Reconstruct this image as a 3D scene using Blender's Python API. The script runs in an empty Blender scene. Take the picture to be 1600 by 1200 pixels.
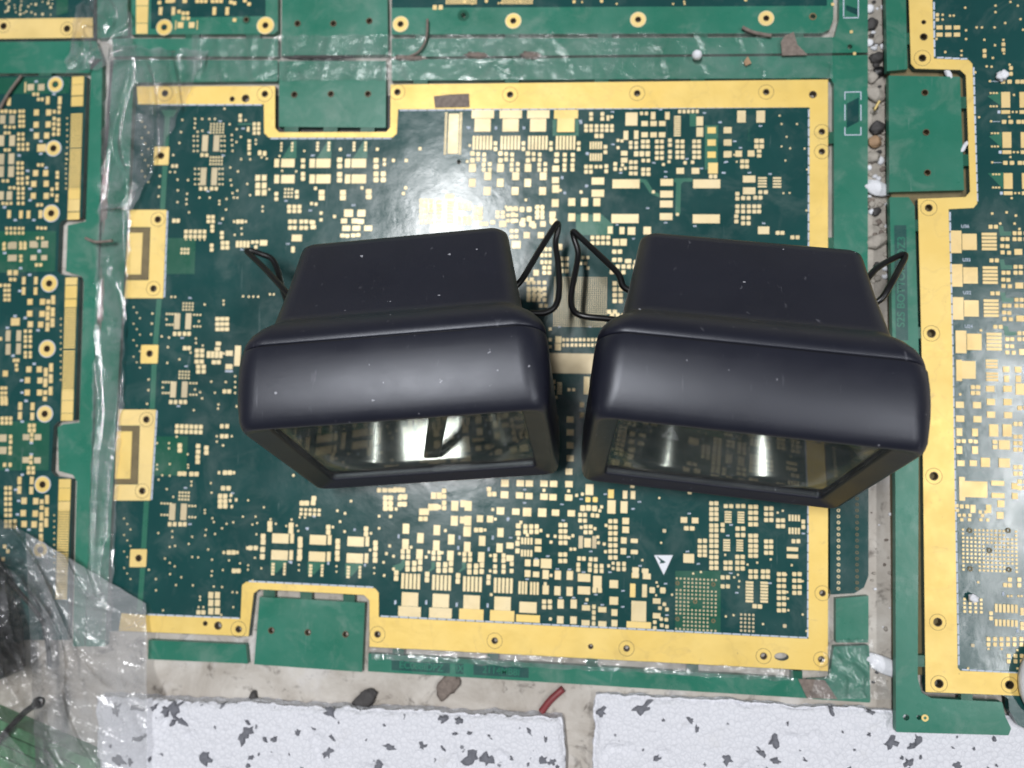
import bpy, math, random
from mathutils import Vector, Matrix, noise
from mathutils.geometry import tessellate_polygon
random.seed(7)
SC = bpy.context.scene
COL = SC.collection
# ------------------------------------------------------------------ camera
F = 1150.0                                  # focal length in pixels of the 1600 px wide photograph
CAMZ = 0.235
ROT = (math.radians(3.784), math.radians(4.831), math.radians(1.581))
cam = bpy.data.cameras.new('camera'); camo = bpy.data.objects.new('camera', cam); COL.objects.link(camo)
camo.location = (0, 0, CAMZ); camo.rotation_euler = ROT
cam.sensor_width = 36; cam.lens = F/1600*36; cam.clip_start = 0.005; cam.clip_end = 50
cam.dof.use_dof = True; cam.dof.focus_distance = 0.192; cam.dof.aperture_fstop = 9
SC.camera = camo
# ------------------------------------------------------------------ light: two ceiling LED tubes, pale room
wd = bpy.data.worlds.new('World'); SC.world = wd; wd.use_nodes = True
bgn = wd.node_tree.nodes['Background']; bgn.inputs[0].default_value = (0.86, 0.92, 1.0, 1); bgn.inputs[1].default_value = 0.12
def area(name, loc, sx, sy, power, col):
    l = bpy.data.lights.new(name, 'AREA'); l.shape = 'RECTANGLE'; l.size = sx; l.size_y = sy; l.energy = power; l.color = col
    o = bpy.data.objects.new(name, l); COL.objects.link(o); o.location = loc; return o
area('ceiling_tube', (-0.29, 0.25, 1.45), 0.08, 0.66, 19, (0.985, 0.99, 1.0))
area('ceiling_tube', (0.97, -0.12, 1.45), 0.06, 0.80, 10, (0.985, 0.99, 1.0))
SC.view_settings.view_transform = 'Standard'; SC.view_settings.look = 'None'
SC.view_settings.exposure = 0.0; SC.view_settings.gamma = 1.0
SC.render.engine = 'CYCLES'
SC.cycles.transparent_max_bounces = 16
# ------------------------------------------------------------------ helpers
RM = (Matrix.Rotation(ROT[2], 3, 'Z') @ Matrix.Rotation(ROT[1], 3, 'Y') @ Matrix.Rotation(ROT[0], 3, 'X'))
def P(px, py, z=0.0):
    d = RM @ Vector(((px-800)/F, -(py-600)/F, -1.0))
    t = (z-CAMZ)/d.z
    return Vector((d.x*t, d.y*t, z))
def scl(px, py, z=0.0):                     # metres per photo pixel there
    return (P(px+5, py, z)-P(px-5, py, z)).length/10
def tag(o, label=None, cat=None, group=None, kind=None):
    if label: o['label'] = label
    if cat: o['category'] = cat
    if group: o['group'] = group
    if kind: o['kind'] = kind
    return o
def obj(name, me, mat=None, parent=None):
    o = bpy.data.objects.new(name, me); COL.objects.link(o)
    if mat is not None and not me.materials: me.materials.append(mat)
    if parent is not None:
        o.parent = parent; o.matrix_parent_inverse = parent.matrix_basis.inverted()
    return o
def empty(name, loc=(0, 0, 0)):
    o = bpy.data.objects.new(name, None); COL.objects.link(o); o.location = loc; o.empty_display_size = .01; return o
def mesh(name, v, f, smooth=False):
    m = bpy.data.meshes.new(name); m.from_pydata([tuple(p) for p in v], [], f); m.update()
    if smooth:
        for p in m.polygons: p.use_smooth = True
    return m
def slab(name, outline, z0, z1, holes=()):
    """solid plate; outline and holes are lists of world xy"""
    loops = [list(outline)]+[list(h) for h in holes]
    def ar(l): return sum(l[i-1][0]*l[i][1]-l[i][0]*l[i-1][1] for i in range(len(l)))
    if ar(loops[0]) < 0: loops[0].reverse()
    for h in loops[1:]:
        if ar(h) > 0: h.reverse()
    flat = [p for l in loops for p in l]
    tris = tessellate_polygon([[Vector((p[0]*1000, p[1]*1000, 0)) for p in l] for l in loops])
    n = len(flat)
    v = [(p[0], p[1], z1) for p in flat]+[(p[0], p[1], z0) for p in flat]
    f = []
    for a, b, c in tris:
        A, B, Cc = flat[a], flat[b], flat[c]
        if (B[0]-A[0])*(Cc[1]-A[1])-(B[1]-A[1])*(Cc[0]-A[0]) < 0: b, c = c, b
        f.append((a, b, c)); f.append((n+a, n+c, n+b))
    k = 0
    for l in loops:
        m = len(l)
        for i in range(m):
            a, b = k+i, k+(i+1) % m
            f.append((b, a, n+a, n+b))
        k += m
    return mesh(name, v, f)
def px_poly(pts, z=0.0): return [P(x, y, z).to_2d() for x, y in pts]
def rnd_poly(pts, r, z=0.0, n=5):
    """px polygon with corners rounded by r px"""
    out = []; m = len(pts)
    for i in range(m):
        p, a, b = Vector(pts[i]), Vector(pts[i-1]), Vector(pts[(i+1) % m])
        rr = min(r, (a-p).length*.45, (b-p).length*.45)
        s = p+(a-p).normalized()*rr; e = p+(b-p).normalized()*rr
        for k in range(n+1):
            t = k/n; out.append(tuple(s*(1-t)**2+p*2*t*(1-t)+e*t*t))
    return px_poly(out, z)
def circ(px, py, r, z=0.0, n=20, ry=None):
    c = P(px, py, z); s = scl(px, py, z); ry = ry or r
    return [Vector((c.x+math.cos(2*math.pi*i/n)*r*s, c.y+math.sin(2*math.pi*i/n)*ry*s)) for i in range(n)]
def ring_mesh(name, c, r0, r1, z0, z1, n=24):
    v = []; f = []
    for r, z in ((r0, z0), (r0, z1), (r1, z1), (r1, z0)):
        v += [(c.x+math.cos(2*math.pi*i/n)*r, c.y+math.sin(2*math.pi*i/n)*r, z) for i in range(n)]
    for k in range(3):
        for i in range(n):
            j = (i+1) % n; f.append((k*n+i, k*n+j, (k+1)*n+j, (k+1)*n+i))
    return mesh(name, v, f)
def tube(name, pts, r, n=10, sub=6, closed_ends=True):
    pts = [Vector(p) for p in pts]; q = []
    for i in range(len(pts)-1):
        p0 = pts[max(i-1, 0)]; p1 = pts[i]; p2 = pts[i+1]; p3 = pts[min(i+2, len(pts)-1)]
        for k in range(sub):
            t = k/sub
            q.append(0.5*((2*p1)+(p2-p0)*t+(2*p0-5*p1+4*p2-p3)*t*t+(3*p1-p0-3*p2+p3)*t**3))
    q.append(pts[-1]); v = []; f = []
    up = Vector((0.13, 0.21, 0.97))
    for i, p in enumerate(q):
        d = (q[min(i+1, len(q)-1)]-q[max(i-1, 0)]).normalized()
        s = d.cross(up)
        if s.length < 1e-4: s = d.cross(Vector((1, 0, 0)))
        s.normalize(); u = s.cross(d); up = u
        for k in range(n):
            a = 2*math.pi*k/n; v.append(p+(s*math.cos(a)+u*math.sin(a))*r)
    for i in range(len(q)-1):
        for k in range(n):
            j = (k+1) % n; f.append((i*n+k, i*n+j, (i+1)*n+j, (i+1)*n+k))
    f.append(tuple(range(n))); f.append(tuple(range(len(q)*n-1, len(q)*n-n-1, -1)))
    return mesh(name, v, f, True)
def rrect(w, h, r, n=6):
    r = min(r, w*.98, h*.98); o = []
    for cx, cy, a0 in ((w-r, h-r, 0), (-w+r, h-r, 90), (-w+r, -h+r, 180), (w-r, -h+r, 270)):
        for k in range(n+1):
            a = math.radians(a0+90*k/n); o.append((cx+math.cos(a)*r, cy+math.sin(a)*r))
    return o
def loft(name, secs, cap0=False, cap1=False, n=6, smooth=True):
    """secs: (depth, half width, half height, radius, v offset)"""
    v = []; f = []; m = 4*(n+1)
    for s in secs:
        d, w, h, r = s[:4]; dv = s[4] if len(s) > 4 else 0
        v += [(x, d, y+dv) for x, y in rrect(w, h, r, n)]
    for i in range(len(secs)-1):
        for k in range(m):
            j = (k+1) % m; f.append((i*m+k, i*m+j, (i+1)*m+j, (i+1)*m+k))
    if cap0: f.append(tuple(range(m-1, -1, -1)))
    if cap1: f.append(tuple(range((len(secs)-1)*m, len(secs)*m)))
    return mesh(name, v, f, smooth)
# ------------------------------------------------------------------ materials
def new_mat(name):
    m = bpy.data.materials.new(name); m.use_nodes = True; nt = m.node_tree
    return m, nt, nt.nodes['Principled BSDF']
def nz(nt, scale, detail=4, rough=.55, co=None, dist=0):
    n = nt.nodes.new('ShaderNodeTexNoise'); n.inputs['Scale'].default_value = scale; n.inputs['Detail'].default_value = detail
    n.inputs['Roughness'].default_value = rough; n.inputs['Distortion'].default_value = dist
    if co: nt.links.new(co, n.inputs['Vector'])
    return n.outputs['Fac']
def geo(nt): return nt.nodes.new('ShaderNodeNewGeometry').outputs['Position']
def ramp(nt, fac, stops):
    r = nt.nodes.new('ShaderNodeValToRGB'); e = r.color_ramp.elements
    while len(e) < len(stops): e.new(.5)
    for i, (p, c) in enumerate(stops):
        e[i].position = p; e[i].color = (c, c, c, 1) if not isinstance(c, tuple) else (*c, 1)
    nt.links.new(fac, r.inputs[0]); return r.outputs[0]
def mixc(nt, fac, a, b, blend='MIX'):
    m = nt.nodes.new('ShaderNodeMix'); m.data_type = 'RGBA'; m.blend_type = blend
    for s, x in ((0, fac), (6, a), (7, b)):
        if isinstance(x, bpy.types.NodeSocket): nt.links.new(x, m.inputs[s])
        elif s == 0: m.inputs[0].default_value = x
        else: m.inputs[s].default_value = (*x, 1)
    return m.outputs[2]
def bump(nt, h, strength, dist, base=None):
    b = nt.nodes.new('ShaderNodeBump'); b.inputs['Strength'].default_value = strength; b.inputs['Distance'].default_value = dist
    nt.links.new(h, b.inputs['Height'])
    if base is not None: nt.links.new(base, b.inputs['Normal'])
    return b.outputs[0]
def scratches(nt, co, scale, ang, stretch=14, lo=.70, hi=.74):
    mp = nt.nodes.new('ShaderNodeMapping'); mp.inputs['Rotation'].default_value = (0, 0, ang); mp.inputs['Scale'].default_value = (scale, scale/stretch, scale)
    nt.links.new(co, mp.inputs[0]); n = nz(nt, 1.0, 3, .6, mp.outputs[0], .4)
    return ramp(nt, n, [(lo, 0.0), (hi, 1.0)])
def mask_mat(name, c, c2, rough=.22, dust=.35, dustc=(.42, .45, .42)):
    m, nt, b = new_mat(name); co = geo(nt)
    base = mixc(nt, ramp(nt, nz(nt, 26, 5, .6, co), [(.35, 0.0), (.68, 1.0)]), c, c2)
    dirt = ramp(nt, nz(nt, 75, 8, .68, co, .6), [(.50, 0.0), (.80, dust)])
    base = mixc(nt, dirt, base, dustc)
    s1 = scratches(nt, co, 900, .5); s2 = scratches(nt, co, 700, -.9, 20)
    mx = nt.nodes.new('ShaderNodeMath'); mx.operation = 'MAXIMUM'; nt.links.new(s1, mx.inputs[0]); nt.links.new(s2, mx.inputs[1])
    ms = nt.nodes.new('ShaderNodeMath'); ms.operation = 'MULTIPLY'; ms.inputs[1].default_value = .16; nt.links.new(mx.outputs[0], ms.inputs[0])
    base = mixc(nt, ms.outputs[0], base, (.35, .42, .42))
    nt.links.new(base, b.inputs['Base Color'])
    nt.links.new(ramp(nt, nz(nt, 60, 6, .6, co), [(.3, rough*.75), (.75, rough*1.7)]), b.inputs['Roughness'])
    nt.links.new(bump(nt, nz(nt, 170, 4, .5, co), .12, .0006, bump(nt, nz(nt, 4200, 3, .6, co), .10, .00006)), b.inputs['Normal'])
    b.inputs['Specular IOR Level'].default_value = .55
    return m
M = {}
M['dark'] = mask_mat('solder_mask_dark', (.0075, .053, .052), (.011, .070, .067), .17, .16)
M['mid'] = mask_mat('solder_mask_mid', (.008, .085, .052), (.010, .105, .062), .26, .18)
M['light'] = mask_mat('solder_mask_light', (.018, .155, .098), (.026, .190, .128), .28, .30)
M['trace'] = mask_mat('solder_mask_trace', (.022, .135, .085), (.030, .160, .105), .26, .15)
M['text'] = mask_mat('solder_mask_lettering', (.010, .070, .062), (.012, .085, .072), .3, .15)
def gold_mat(name, c, c2, metal=.35, rough=.42, wear=.5):
    m, nt, b = new_mat(name); co = geo(nt)
    base = mixc(nt, ramp(nt, nz(nt, 60, 5, .6, co), [(.35, 0.0), (.7, 1.0)]), c, c2)
    base = mixc(nt, ramp(nt, nz(nt, 120, 9, .72, co, 1.2), [(.60, 0.0), (.76, wear)]), base, (.33, .24, .15))
    ln = ramp(nt, nz(nt, 34, 5, .55, co, .5), [(.485, 0.0), (.50, .12), (.515, 0.0)]); base = mixc(nt, ln, base, (.40, .28, .14))
    base = mixc(nt, ramp(nt, nz(nt, 420, 3, .6, co), [(.70, 0.0), (.76, wear)]), base, (.22, .15, .09))
    oi = nt.nodes.new('ShaderNodeObjectInfo')
    base = mixc(nt, ramp(nt, oi.outputs['Random'], [(0.0, 0.0), (1.0, .35)]), base, (.86, .70, .42))
    nt.links.new(base, b.inputs['Base Color'])
    b.inputs['Metallic'].default_value = metal
    nt.links.new(ramp(nt, nz(nt, 90, 6, .6, co), [(.3, rough*.8), (.7, rough*1.35)]), b.inputs['Roughness'])
    nt.links.new(bump(nt, nz(nt, 220, 5, .6, co), .15, .0005), b.inputs['Normal'])
    return m
M['gold'] = gold_mat('gold_border', (.83, .585, .155), (.87, .64, .205), .25, .42, .55)
M['pad'] = gold_mat('gold_pad', (.76, .61, .33), (.82, .68, .42), .25, .40, .2)
M['padg'] = gold_mat('gold_pad_yellow', (.82, .59, .24), (.86, .65, .31), .25, .40, .2)
M['copper'] = gold_mat('tan_pad', (.50, .42, .27), (.56, .46, .30), .2, .45, .2)
def plain(name, c, rough=.5, metal=0.0, var=.25, scale=200, bmp=0.0, bs=1500, spec=.5):
    m, nt, b = new_mat(name); co = geo(nt)
    base = mixc(nt, ramp(nt, nz(nt, scale, 6, .65, co), [(.3, 0.0), (.75, 1.0)]), c, tuple(x*(1-var) for x in c))
    nt.links.new(base, b.inputs['Base Color']); b.inputs['Roughness'].default_value = rough; b.inputs['Metallic'].default_value = metal
    b.inputs['Specular IOR Level'].default_value = spec
    if bmp: nt.links.new(bump(nt, nz(nt, bs, 4, .6, co), bmp, .0005), b.inputs['Normal'])
    return m
M['silk'] = plain('white_print', (.55, .62, .74), .6, 0, .15)
M['logo'] = plain('white_logo_print', (.80, .82, .88), .6, 0, .1)
M['edge'] = plain('laminate_edge', (.20, .155, .07), .6, 0, .4)
M['wire'] = plain('black_wire', (.006, .006, .007), .35, 0, .2)
M['bead'] = plain('foam_white', (.82, .83, .88), .75, 0, .12, 600, .4)
M['grey'] = plain('foam_grey', (.19, .195, .225), .75, 0, .35, 700, .6)
M['hole'] = plain('plated_hole', (.16, .12, .07), .5, .4, .4)
# plastic of the lamps
m, nt, b = new_mat('black_plastic'); co = geo(nt)
tc = nt.nodes.new('ShaderNodeTexCoord').outputs['Object']
sp = ramp(nt, nz(nt, 420, 2, .5, tc), [(.75, 0.0), (.775, .8)])
s1 = scratches(nt, tc, 520, .25, 16, .67, .78); s2 = scratches(nt, tc, 600, 1.45, 9, .70, .80)
base = mixc(nt, ramp(nt, nz(nt, 55, 6, .6, tc), [(.35, 0.0), (.75, 1.0)]), (.0078, .0086, .0165), (.0110, .0118, .0215))
mul = nt.nodes.new('ShaderNodeMath'); mul.operation = 'MULTIPLY'; mul.inputs[1].default_value = .32; nt.links.new(s1, mul.inputs[0])
base = mixc(nt, mul.outputs[0], base, (.22, .22, .25))
mul = nt.nodes.new('ShaderNodeMath'); mul.operation = 'MULTIPLY'; mul.inputs[1].default_value = .10; nt.links.new(s2, mul.inputs[0])
base = mixc(nt, mul.outputs[0], base, (.22, .22, .25))
base = mixc(nt, sp, base, (.40, .40, .44))
nt.links.new(base, b.inputs['Base Color'])
nt.links.new(ramp(nt, nz(nt, 90, 5, .6, tc), [(.3, .33), (.75, .43)]), b.inputs['Roughness'])
nt.links.new(bump(nt, nz(nt, 7500, 2, .5, tc), .42, .00007), b.inputs['Normal']); b.inputs['Specular IOR Level'].default_value = .72; b.inputs['Specular Tint'].default_value = (.90, .93, 1, 1)
M['plastic'] = m
# clear pane
m, nt, b = new_mat('clear_pane'); out = nt.nodes['Material Output']; co = geo(nt)
fr = nt.nodes.new('ShaderNodeFresnel'); fr.inputs[0].default_value = 1.33
tr = nt.nodes.new('ShaderNodeBsdfTransparent'); tr.inputs[0].default_value = (.88, .90, .89, 1)
gl = nt.nodes.new('ShaderNodeBsdfGlossy'); gl.inputs['Roughness'].default_value = .035
df = nt.nodes.new('ShaderNodeBsdfDiffuse'); df.inputs[0].default_value = (.5, .5, .52, 1)
mx1 = nt.nodes.new('ShaderNodeMixShader'); mx2 = nt.nodes.new('ShaderNodeMixShader')
nt.links.new(ramp(nt, nz(nt, 130, 7, .7, co, .8), [(.42, .02), (.80, .14)]), mx2.inputs[0])
gb_ = nt.nodes.new('ShaderNodeNewGeometry'); sb_ = nt.nodes.new('ShaderNodeMath'); sb_.operation = 'SUBTRACT'; sb_.inputs[0].default_value = 1; nt.links.new(gb_.outputs['Backfacing'], sb_.inputs[1])
mf_ = nt.nodes.new('ShaderNodeMath'); mf_.operation = 'MULTIPLY'; nt.links.new(fr.outputs[0], mf_.inputs[0]); nt.links.new(sb_.outputs[0], mf_.inputs[1]); nt.links.new(mf_.outputs[0], mx1.inputs[0]); nt.links.new(tr.outputs[0], mx1.inputs[1]); nt.links.new(gl.outputs[0], mx1.inputs[2])
nt.links.new(mx1.outputs[0], mx2.inputs[1]); nt.links.new(df.outputs[0], mx2.inputs[2]); nt.links.new(mx2.outputs[0], out.inputs[0])
M['pane'] = m
M['mirror'] = plain('silvered_reflector', (.34, .335, .31), .20, 1.0, .5, 60, .6, 30)
for n in M['mirror'].node_tree.nodes:
    if n.type == 'BUMP': n.inputs['Distance'].default_value = .004
    if n.type == 'TEX_NOISE' and n.inputs['Scale'].default_value == 30: n.inputs['Detail'].default_value = 0
M['holder'] = plain('dark_bulb_holder', (.03, .028, .02), .5, 0, .3)
M['bulb'] = plain('frosted_bulb', (.75, .75, .72), .25, 0, .1)
def film_mat(name, haze, haze2, gloss, rough=.1, scale=90, col=(.72, .73, .76)):
    m, nt, b = new_mat(name); out = nt.nodes['Material Output']; co = geo(nt)
    tr = nt.nodes.new('ShaderNodeBsdfTransparent')
    df = nt.nodes.new('ShaderNodeBsdfDiffuse'); df.inputs[0].default_value = (*col, 1)
    gl = nt.nodes.new('ShaderNodeBsdfGlossy'); gl.inputs['Roughness'].default_value = rough
    a = nt.nodes.new('ShaderNodeMixShader'); c = nt.nodes.new('ShaderNodeMixShader')
    nt.links.new(ramp(nt, nz(nt, scale, 8, .68, co, .8), [(.38, haze), (.72, haze2)]), a.inputs[0])
    nt.links.new(tr.outputs[0], a.inputs[1]); nt.links.new(df.outputs[0], a.inputs[2])
    lw = nt.nodes.new('ShaderNodeLayerWeight'); lw.inputs[0].default_value = .35
    mm = nt.nodes.new('ShaderNodeMath'); mm.operation = 'MULTIPLY_ADD'; mm.inputs[1].default_value = .8; mm.inputs[2].default_value = gloss
    nt.links.new(lw.outputs['Fresnel'], mm.inputs[0]); nt.links.new(mm.outputs[0], c.inputs[0])
    nt.links.new(a.outputs[0], c.inputs[1]); nt.links.new(gl.outputs[0], c.inputs[2])
    bn = bump(nt, nz(nt, 260, 5, .6, co, .6), .5, .0008)
    nt.links.new(bn, gl.inputs['Normal'])
    nt.links.new(c.outputs[0], out.inputs[0]); return m
M['film'] = film_mat('clear_film', .03, .26, .07, .08)
M['tape'] = film_mat('clear_tape', .02, .12, .02, .14, 90)
M['clear'] = film_mat('clear_bag', .03, .14, .05, .10, 80)
M['bag'] = film_mat('milky_bag', .24, .46, .04, .12, 30, (.60, .61, .63))
# bench: dirty off-white laminate
m, nt, b = new_mat('bench_top'); co = geo(nt)
base = mixc(nt, ramp(nt, nz(nt, 45, 8, .65, co, .5), [(.36, 0.0), (.62, 1.0)]), (.58, .545, .50), (.38, .34, .295))
base = mixc(nt, ramp(nt, nz(nt, 130, 7, .7, co, .6), [(.56, 0.0), (.68, .85)]), base, (.075, .06, .05))
base = mixc(nt, ramp(nt, nz(nt, 33, 4, .6, co), [(.60, 0.0), (.72, .75)]), base, (.62, .60, .60))
nt.links.new(base, b.inputs['Base Color']); b.inputs['Roughness'].default_value = .6
nt.links.new(bump(nt, nz(nt, 300, 6, .65, co), .5, .0006), b.inputs['Normal'])
M['bench'] = m
# foam with bead cells
m, nt, b = new_mat('foam_blocks'); co = geo(nt)
vo = nt.nodes.new('ShaderNodeTexVoronoi'); vo.inputs['Scale'].default_value = 640; nt.links.new(co, vo.inputs['Vector'])
vd = nt.nodes.new('ShaderNodeTexVoronoi'); vd.feature = 'DISTANCE_TO_EDGE'; vd.inputs['Scale'].default_value = 640; nt.links.new(co, vd.inputs['Vector'])
base = mixc(nt, ramp(nt, vd.outputs['Distance'], [(0.0, 1.0), (.10, 0.0)]), (.73, .735, .785), (.62, .63, .68))
base = mixc(nt, ramp(nt, nz(nt, 70, 6, .7, co), [(.60, 0.0), (.78, .4)]), base, (.56, .54, .52))
base = mixc(nt, ramp(nt, nz(nt, 240, 3, .5, co), [(.70, 0.0), (.715, .9)]), base, (.15, .155, .18))
nt.links.new(base, b.inputs['Base Color']); b.inputs['Roughness'].default_value = .7
nt.links.new(bump(nt, vd.outputs['Distance'], .55, .0008, bump(nt, nz(nt, 900, 4, .6, co), .25, .0004)), b.inputs['Normal'])
M['foam'] = m
# ------------------------------------------------------------------ bench
v = [(-.6, -.6, -.00203), (.6, -.6, -.00203), (.6, .6, -.00203), (-.6, .6, -.00203)]
tag(obj('workbench', mesh('workbench', v, [(0, 1, 2, 3)]), M['bench']), 'dirty off-white workbench top showing between the circuit boards and foam', 'workbench', None, 'structure')
# ------------------------------------------------------------------ circuit board helper
UNIT = mesh('pad', [(x, y, z) for z in (0, 1) for y in (-.5, .5) for x in (-.5, .5)],
            [(0, 2, 3, 1), (4, 5, 7, 6), (0, 1, 5, 4), (1, 3, 7, 5), (3, 2, 6, 7), (2, 0, 4, 6)])
UNITS = {}
def unit(mat):
    if mat not in UNITS:
        u = UNIT.copy(); u.materials.append(M[mat]); UNITS[mat] = u
    return UNITS[mat]
class Board:
    def __init__(s, name, z, rot, label):
        s.z = z; s.rot = rot; s.root = tag(empty(name), label, 'circuit board'); s.boxes = []; s.view = (0, 0, 1)
        s.c, s.s = math.cos(rot), math.sin(rot); s.padmat = 'pad'
    def vw(s, x, y, k): s.view = (x, y, k)
    def px(s, x, y): return (s.view[0]+x/s.view[2], s.view[1]+y/s.view[2])
    def g(s, x, y, w, h, nx=1, ny=1, dx=0, dy=0, mat='pad', skip=None):
        X, Y = s.px(x, y); c = P(X, Y, s.z); k = scl(X, Y, s.z)/s.view[2]
        for j in range(ny):
            for i in range(nx):
                if skip and skip(i, j): continue
                a, b_ = i*dx*k, -j*dy*k
                s.boxes.append((c.x+s.c*a-s.s*b_, c.y+s.s*a+s.c*b_, w*k*(.93 if mat == 'pad' else 1), h*k*(.93 if mat == 'pad' else 1), mat))
    def l(s, w, h, pts, mat='pad'):
        for x, y in pts: s.g(x, y, w, h, mat=mat)
    def grid(s, xs, ys, w, h=None, mat='pad'):
        for x in xs:
            for y in ys: s.g(x, y, w, h or w, mat=mat)
    def dots(s, pts, r=3.2):
        for x, y in pts: s.g(x, y, r*s.view[2], r*1.05*s.view[2])
    def silk(s, pts, w=26, h=10):
        k = s.view[2]/5
        for x, y in pts:
            for q in range(3): s.g(x+(q-1)*w*.34*k, y+random.uniform(-1, 1)*k, w*.27*k, h*random.uniform(1.0, 1.3)*k, mat='silk')
    def finish(s, zt=.00012, limit=300):
        s.boxes.sort(key=lambda b: -b[2]*b[3]); k = 0; rest = {}
        minpx = 7.0*.0002
        for (x, y, w, h, mat) in s.boxes:
            if k < limit and mat in ('pad', 'gold', 'copper') and min(w, h) > 4.6*.0002 and max(w, h) > minpx:
                o = bpy.data.objects.new('pad', unit(s.padmat if mat == 'pad' else mat)); COL.objects.link(o); o.parent = s.root
                o.location = (x, y, s.z-.0001); o.scale = (w, h, zt+.0001+random.uniform(0, 2e-5)); o.rotation_euler = (0, 0, s.rot); k += 1
            else: rest.setdefault(mat, []).append((x, y, w, h))
        for mat, L in rest.items():
            v = []; f = []
            for (x, y, w, h) in L:
                n = len(v); t = zt*(.8 if mat == 'silk' else 1)+random.uniform(0, 2e-5)
                ch = min(w, h)*.14 if mat != 'silk' else min(w, h)*.1
                prof = [(-w/2+ch, -h/2), (w/2-ch, -h/2), (w/2, -h/2+ch), (w/2, h/2-ch), (w/2-ch, h/2), (-w/2+ch, h/2), (-w/2, h/2-ch), (-w/2, -h/2+ch)]
                for zz in (s.z-.0001, s.z+t):
                    v += [(x+s.c*a-s.s*b_, y+s.s*a+s.c*b_, zz) for a, b_ in prof]
                f.append(tuple(n+8+i for i in range(8)))
                f += [(n+i, n+(i+1) % 8, n+8+(i+1) % 8, n+8+i) for i in range(8)]
            nm = {'silk': 'printed_marks', 'trace': 'trace_segments'}.get(mat, 'small_pads')
            tag(obj(nm, mesh(nm, v, f), M[s.padmat if mat == 'pad' else mat], s.root), kind='stuff')
    def plate(s, name, pts, mat, z0=-.002, z1=0.0, holes=(), r=0, label=None):
        o = rnd_poly(pts, r, s.z) if r else px_poly(pts, s.z)
        ob = obj(name, slab(name, o, s.z+z0, s.z+z1, [circ(*h, s.z) if len(h) == 3 else circ(h[0], h[1], h[2], s.z, 20, h[3]) for h in holes]), M[mat], s.root)
        if label: ob['label'] = label
        return ob
    def ring(s, px, py, r0, r1, mat='gold', zt=.0002, name='ring'):
        k = scl(px, py, s.z); return obj(name, ring_mesh(name, P(px, py, s.z), r0*k, r1*k, s.z-.0001, s.z+zt), M[mat], s.root)
    def barrel(s, px, py, r, mat='hole'):
        k = scl(px, py, s.z)
        return obj('hole_lining', ring_mesh('hole_lining', P(px, py, s.z), (r-1.1)*k, r*k, s.z-.0019, s.z+.00016), M[mat], s.root)
    def text(s, body, px, py, size_px, ang, mat, squash=1.0):
        cu = bpy.data.curves.new('lettering', 'FONT'); cu.body = body; cu.size = 1; cu.align_x = 'CENTER'; cu.align_y = 'CENTER'; cu.extrude = 0; cu.offset = .018
        t = bpy.data.objects.new('lettering', cu); COL.objects.link(t)
        bpy.context.view_layer.update()
        me = bpy.data.meshes.new_from_object(t.evaluated_get(bpy.context.evaluated_depsgraph_get()))
        bpy.data.objects.remove(t)
        k = scl(px, py, s.z)*size_px; c = P(px, py, s.z+.00007)
        R = Matrix.Translation(c) @ Matrix.Rotation(ang, 4, 'Z') @ Matrix.Diagonal((k*squash, k, 1, 1))
        me.transform(R); me.materials.clear()
        return obj('lettering', me, M[mat], s.root)
SHEET = (-.0001, .00005)
# ------------------------------------------------------------------ MAIN board
B = Board('circuit_board', 0.0, 0.0, 'large dark green circuit board with wide gold border lying under both black lamps')
frame_holes = [(258, 146, 5), (414, 147, 5), (363, 155, 4), (384, 154, 6), (621, 144, 5), (797, 148, 5), (995.5, 146, 5), (1197, 144, 5), (1270, 148, 6),
               (1284, 206, 5), (1284, 237, 5), (1285, 926.7, 5), (373, 983, 5), (341, 977.5, 6), (321, 974, 3.6), (590, 991, 5), (773, 1001, 5), (979, 1013, 5),
               (1193, 1025, 5.5), (1283, 1030, 5), (923, 1010, 4)]
slot_hole = (1221, 1026, 11, 6)
tab_holes = [(247, 343, 5), (240, 451, 5), (229, 655.5, 5), (222.6, 767, 5), (252, 243.5, 5), (234, 552.5, 5), (217, 872, 5)]
other_holes = [(717, 253, 3.5)]
body = [(214, 135), (430, 134), (430, 200), (436, 207), (604, 206.5), (610, 199), (610.6, 132), (1294, 124), (1294, 1049), (577, 1011), (577, 938), (569, 930), (405, 921), (397, 927), (389, 994.5), (186, 986), (170, 986), (186, 642), (196, 466), (204, 328)]
B.plate('board_body', body, 'dark', holes=[h for h in frame_holes+tab_holes+other_holes]+[slot_hole])
gb = [(214, 135.5), (430, 134.5), (430, 200), (436, 207), (604, 206.5), (610, 199), (610.6, 132.5), (1293.5, 124.5), (1293.5, 1048.5), (577.5, 1010.5), (577.5, 938), (569, 929.5), (405, 920.5), (396.5, 927), (388.5, 994), (186, 985.5),
      (190, 958), (228, 961), (376, 967), (378.5, 914), (385, 909), (586, 919), (592, 926), (592, 964), (1263, 998), (1265, 168), (622, 171), (620, 209), (613, 215), (420, 215), (413, 208), (412.5, 163), (246, 163), (216, 163)]
B.plate('gold_border', gb, 'gold', -.0001, .00013, holes=[(x, y, r+.3) for x, y, r in frame_holes]+[(1221, 1026, 11.4, 6.4)])
for x, y, r in frame_holes+tab_holes: B.barrel(x, y, r)
for x, y, r in frame_holes:
    if r in (5, 5.5): B.ring(x, y, 11.6, 12.3, 'edge', .000145, 'ring_line')
for x, y, r in tab_holes[:4]: B.ring(x, y, 10.5, 11.2, 'edge', .000145, 'ring_line')
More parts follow.
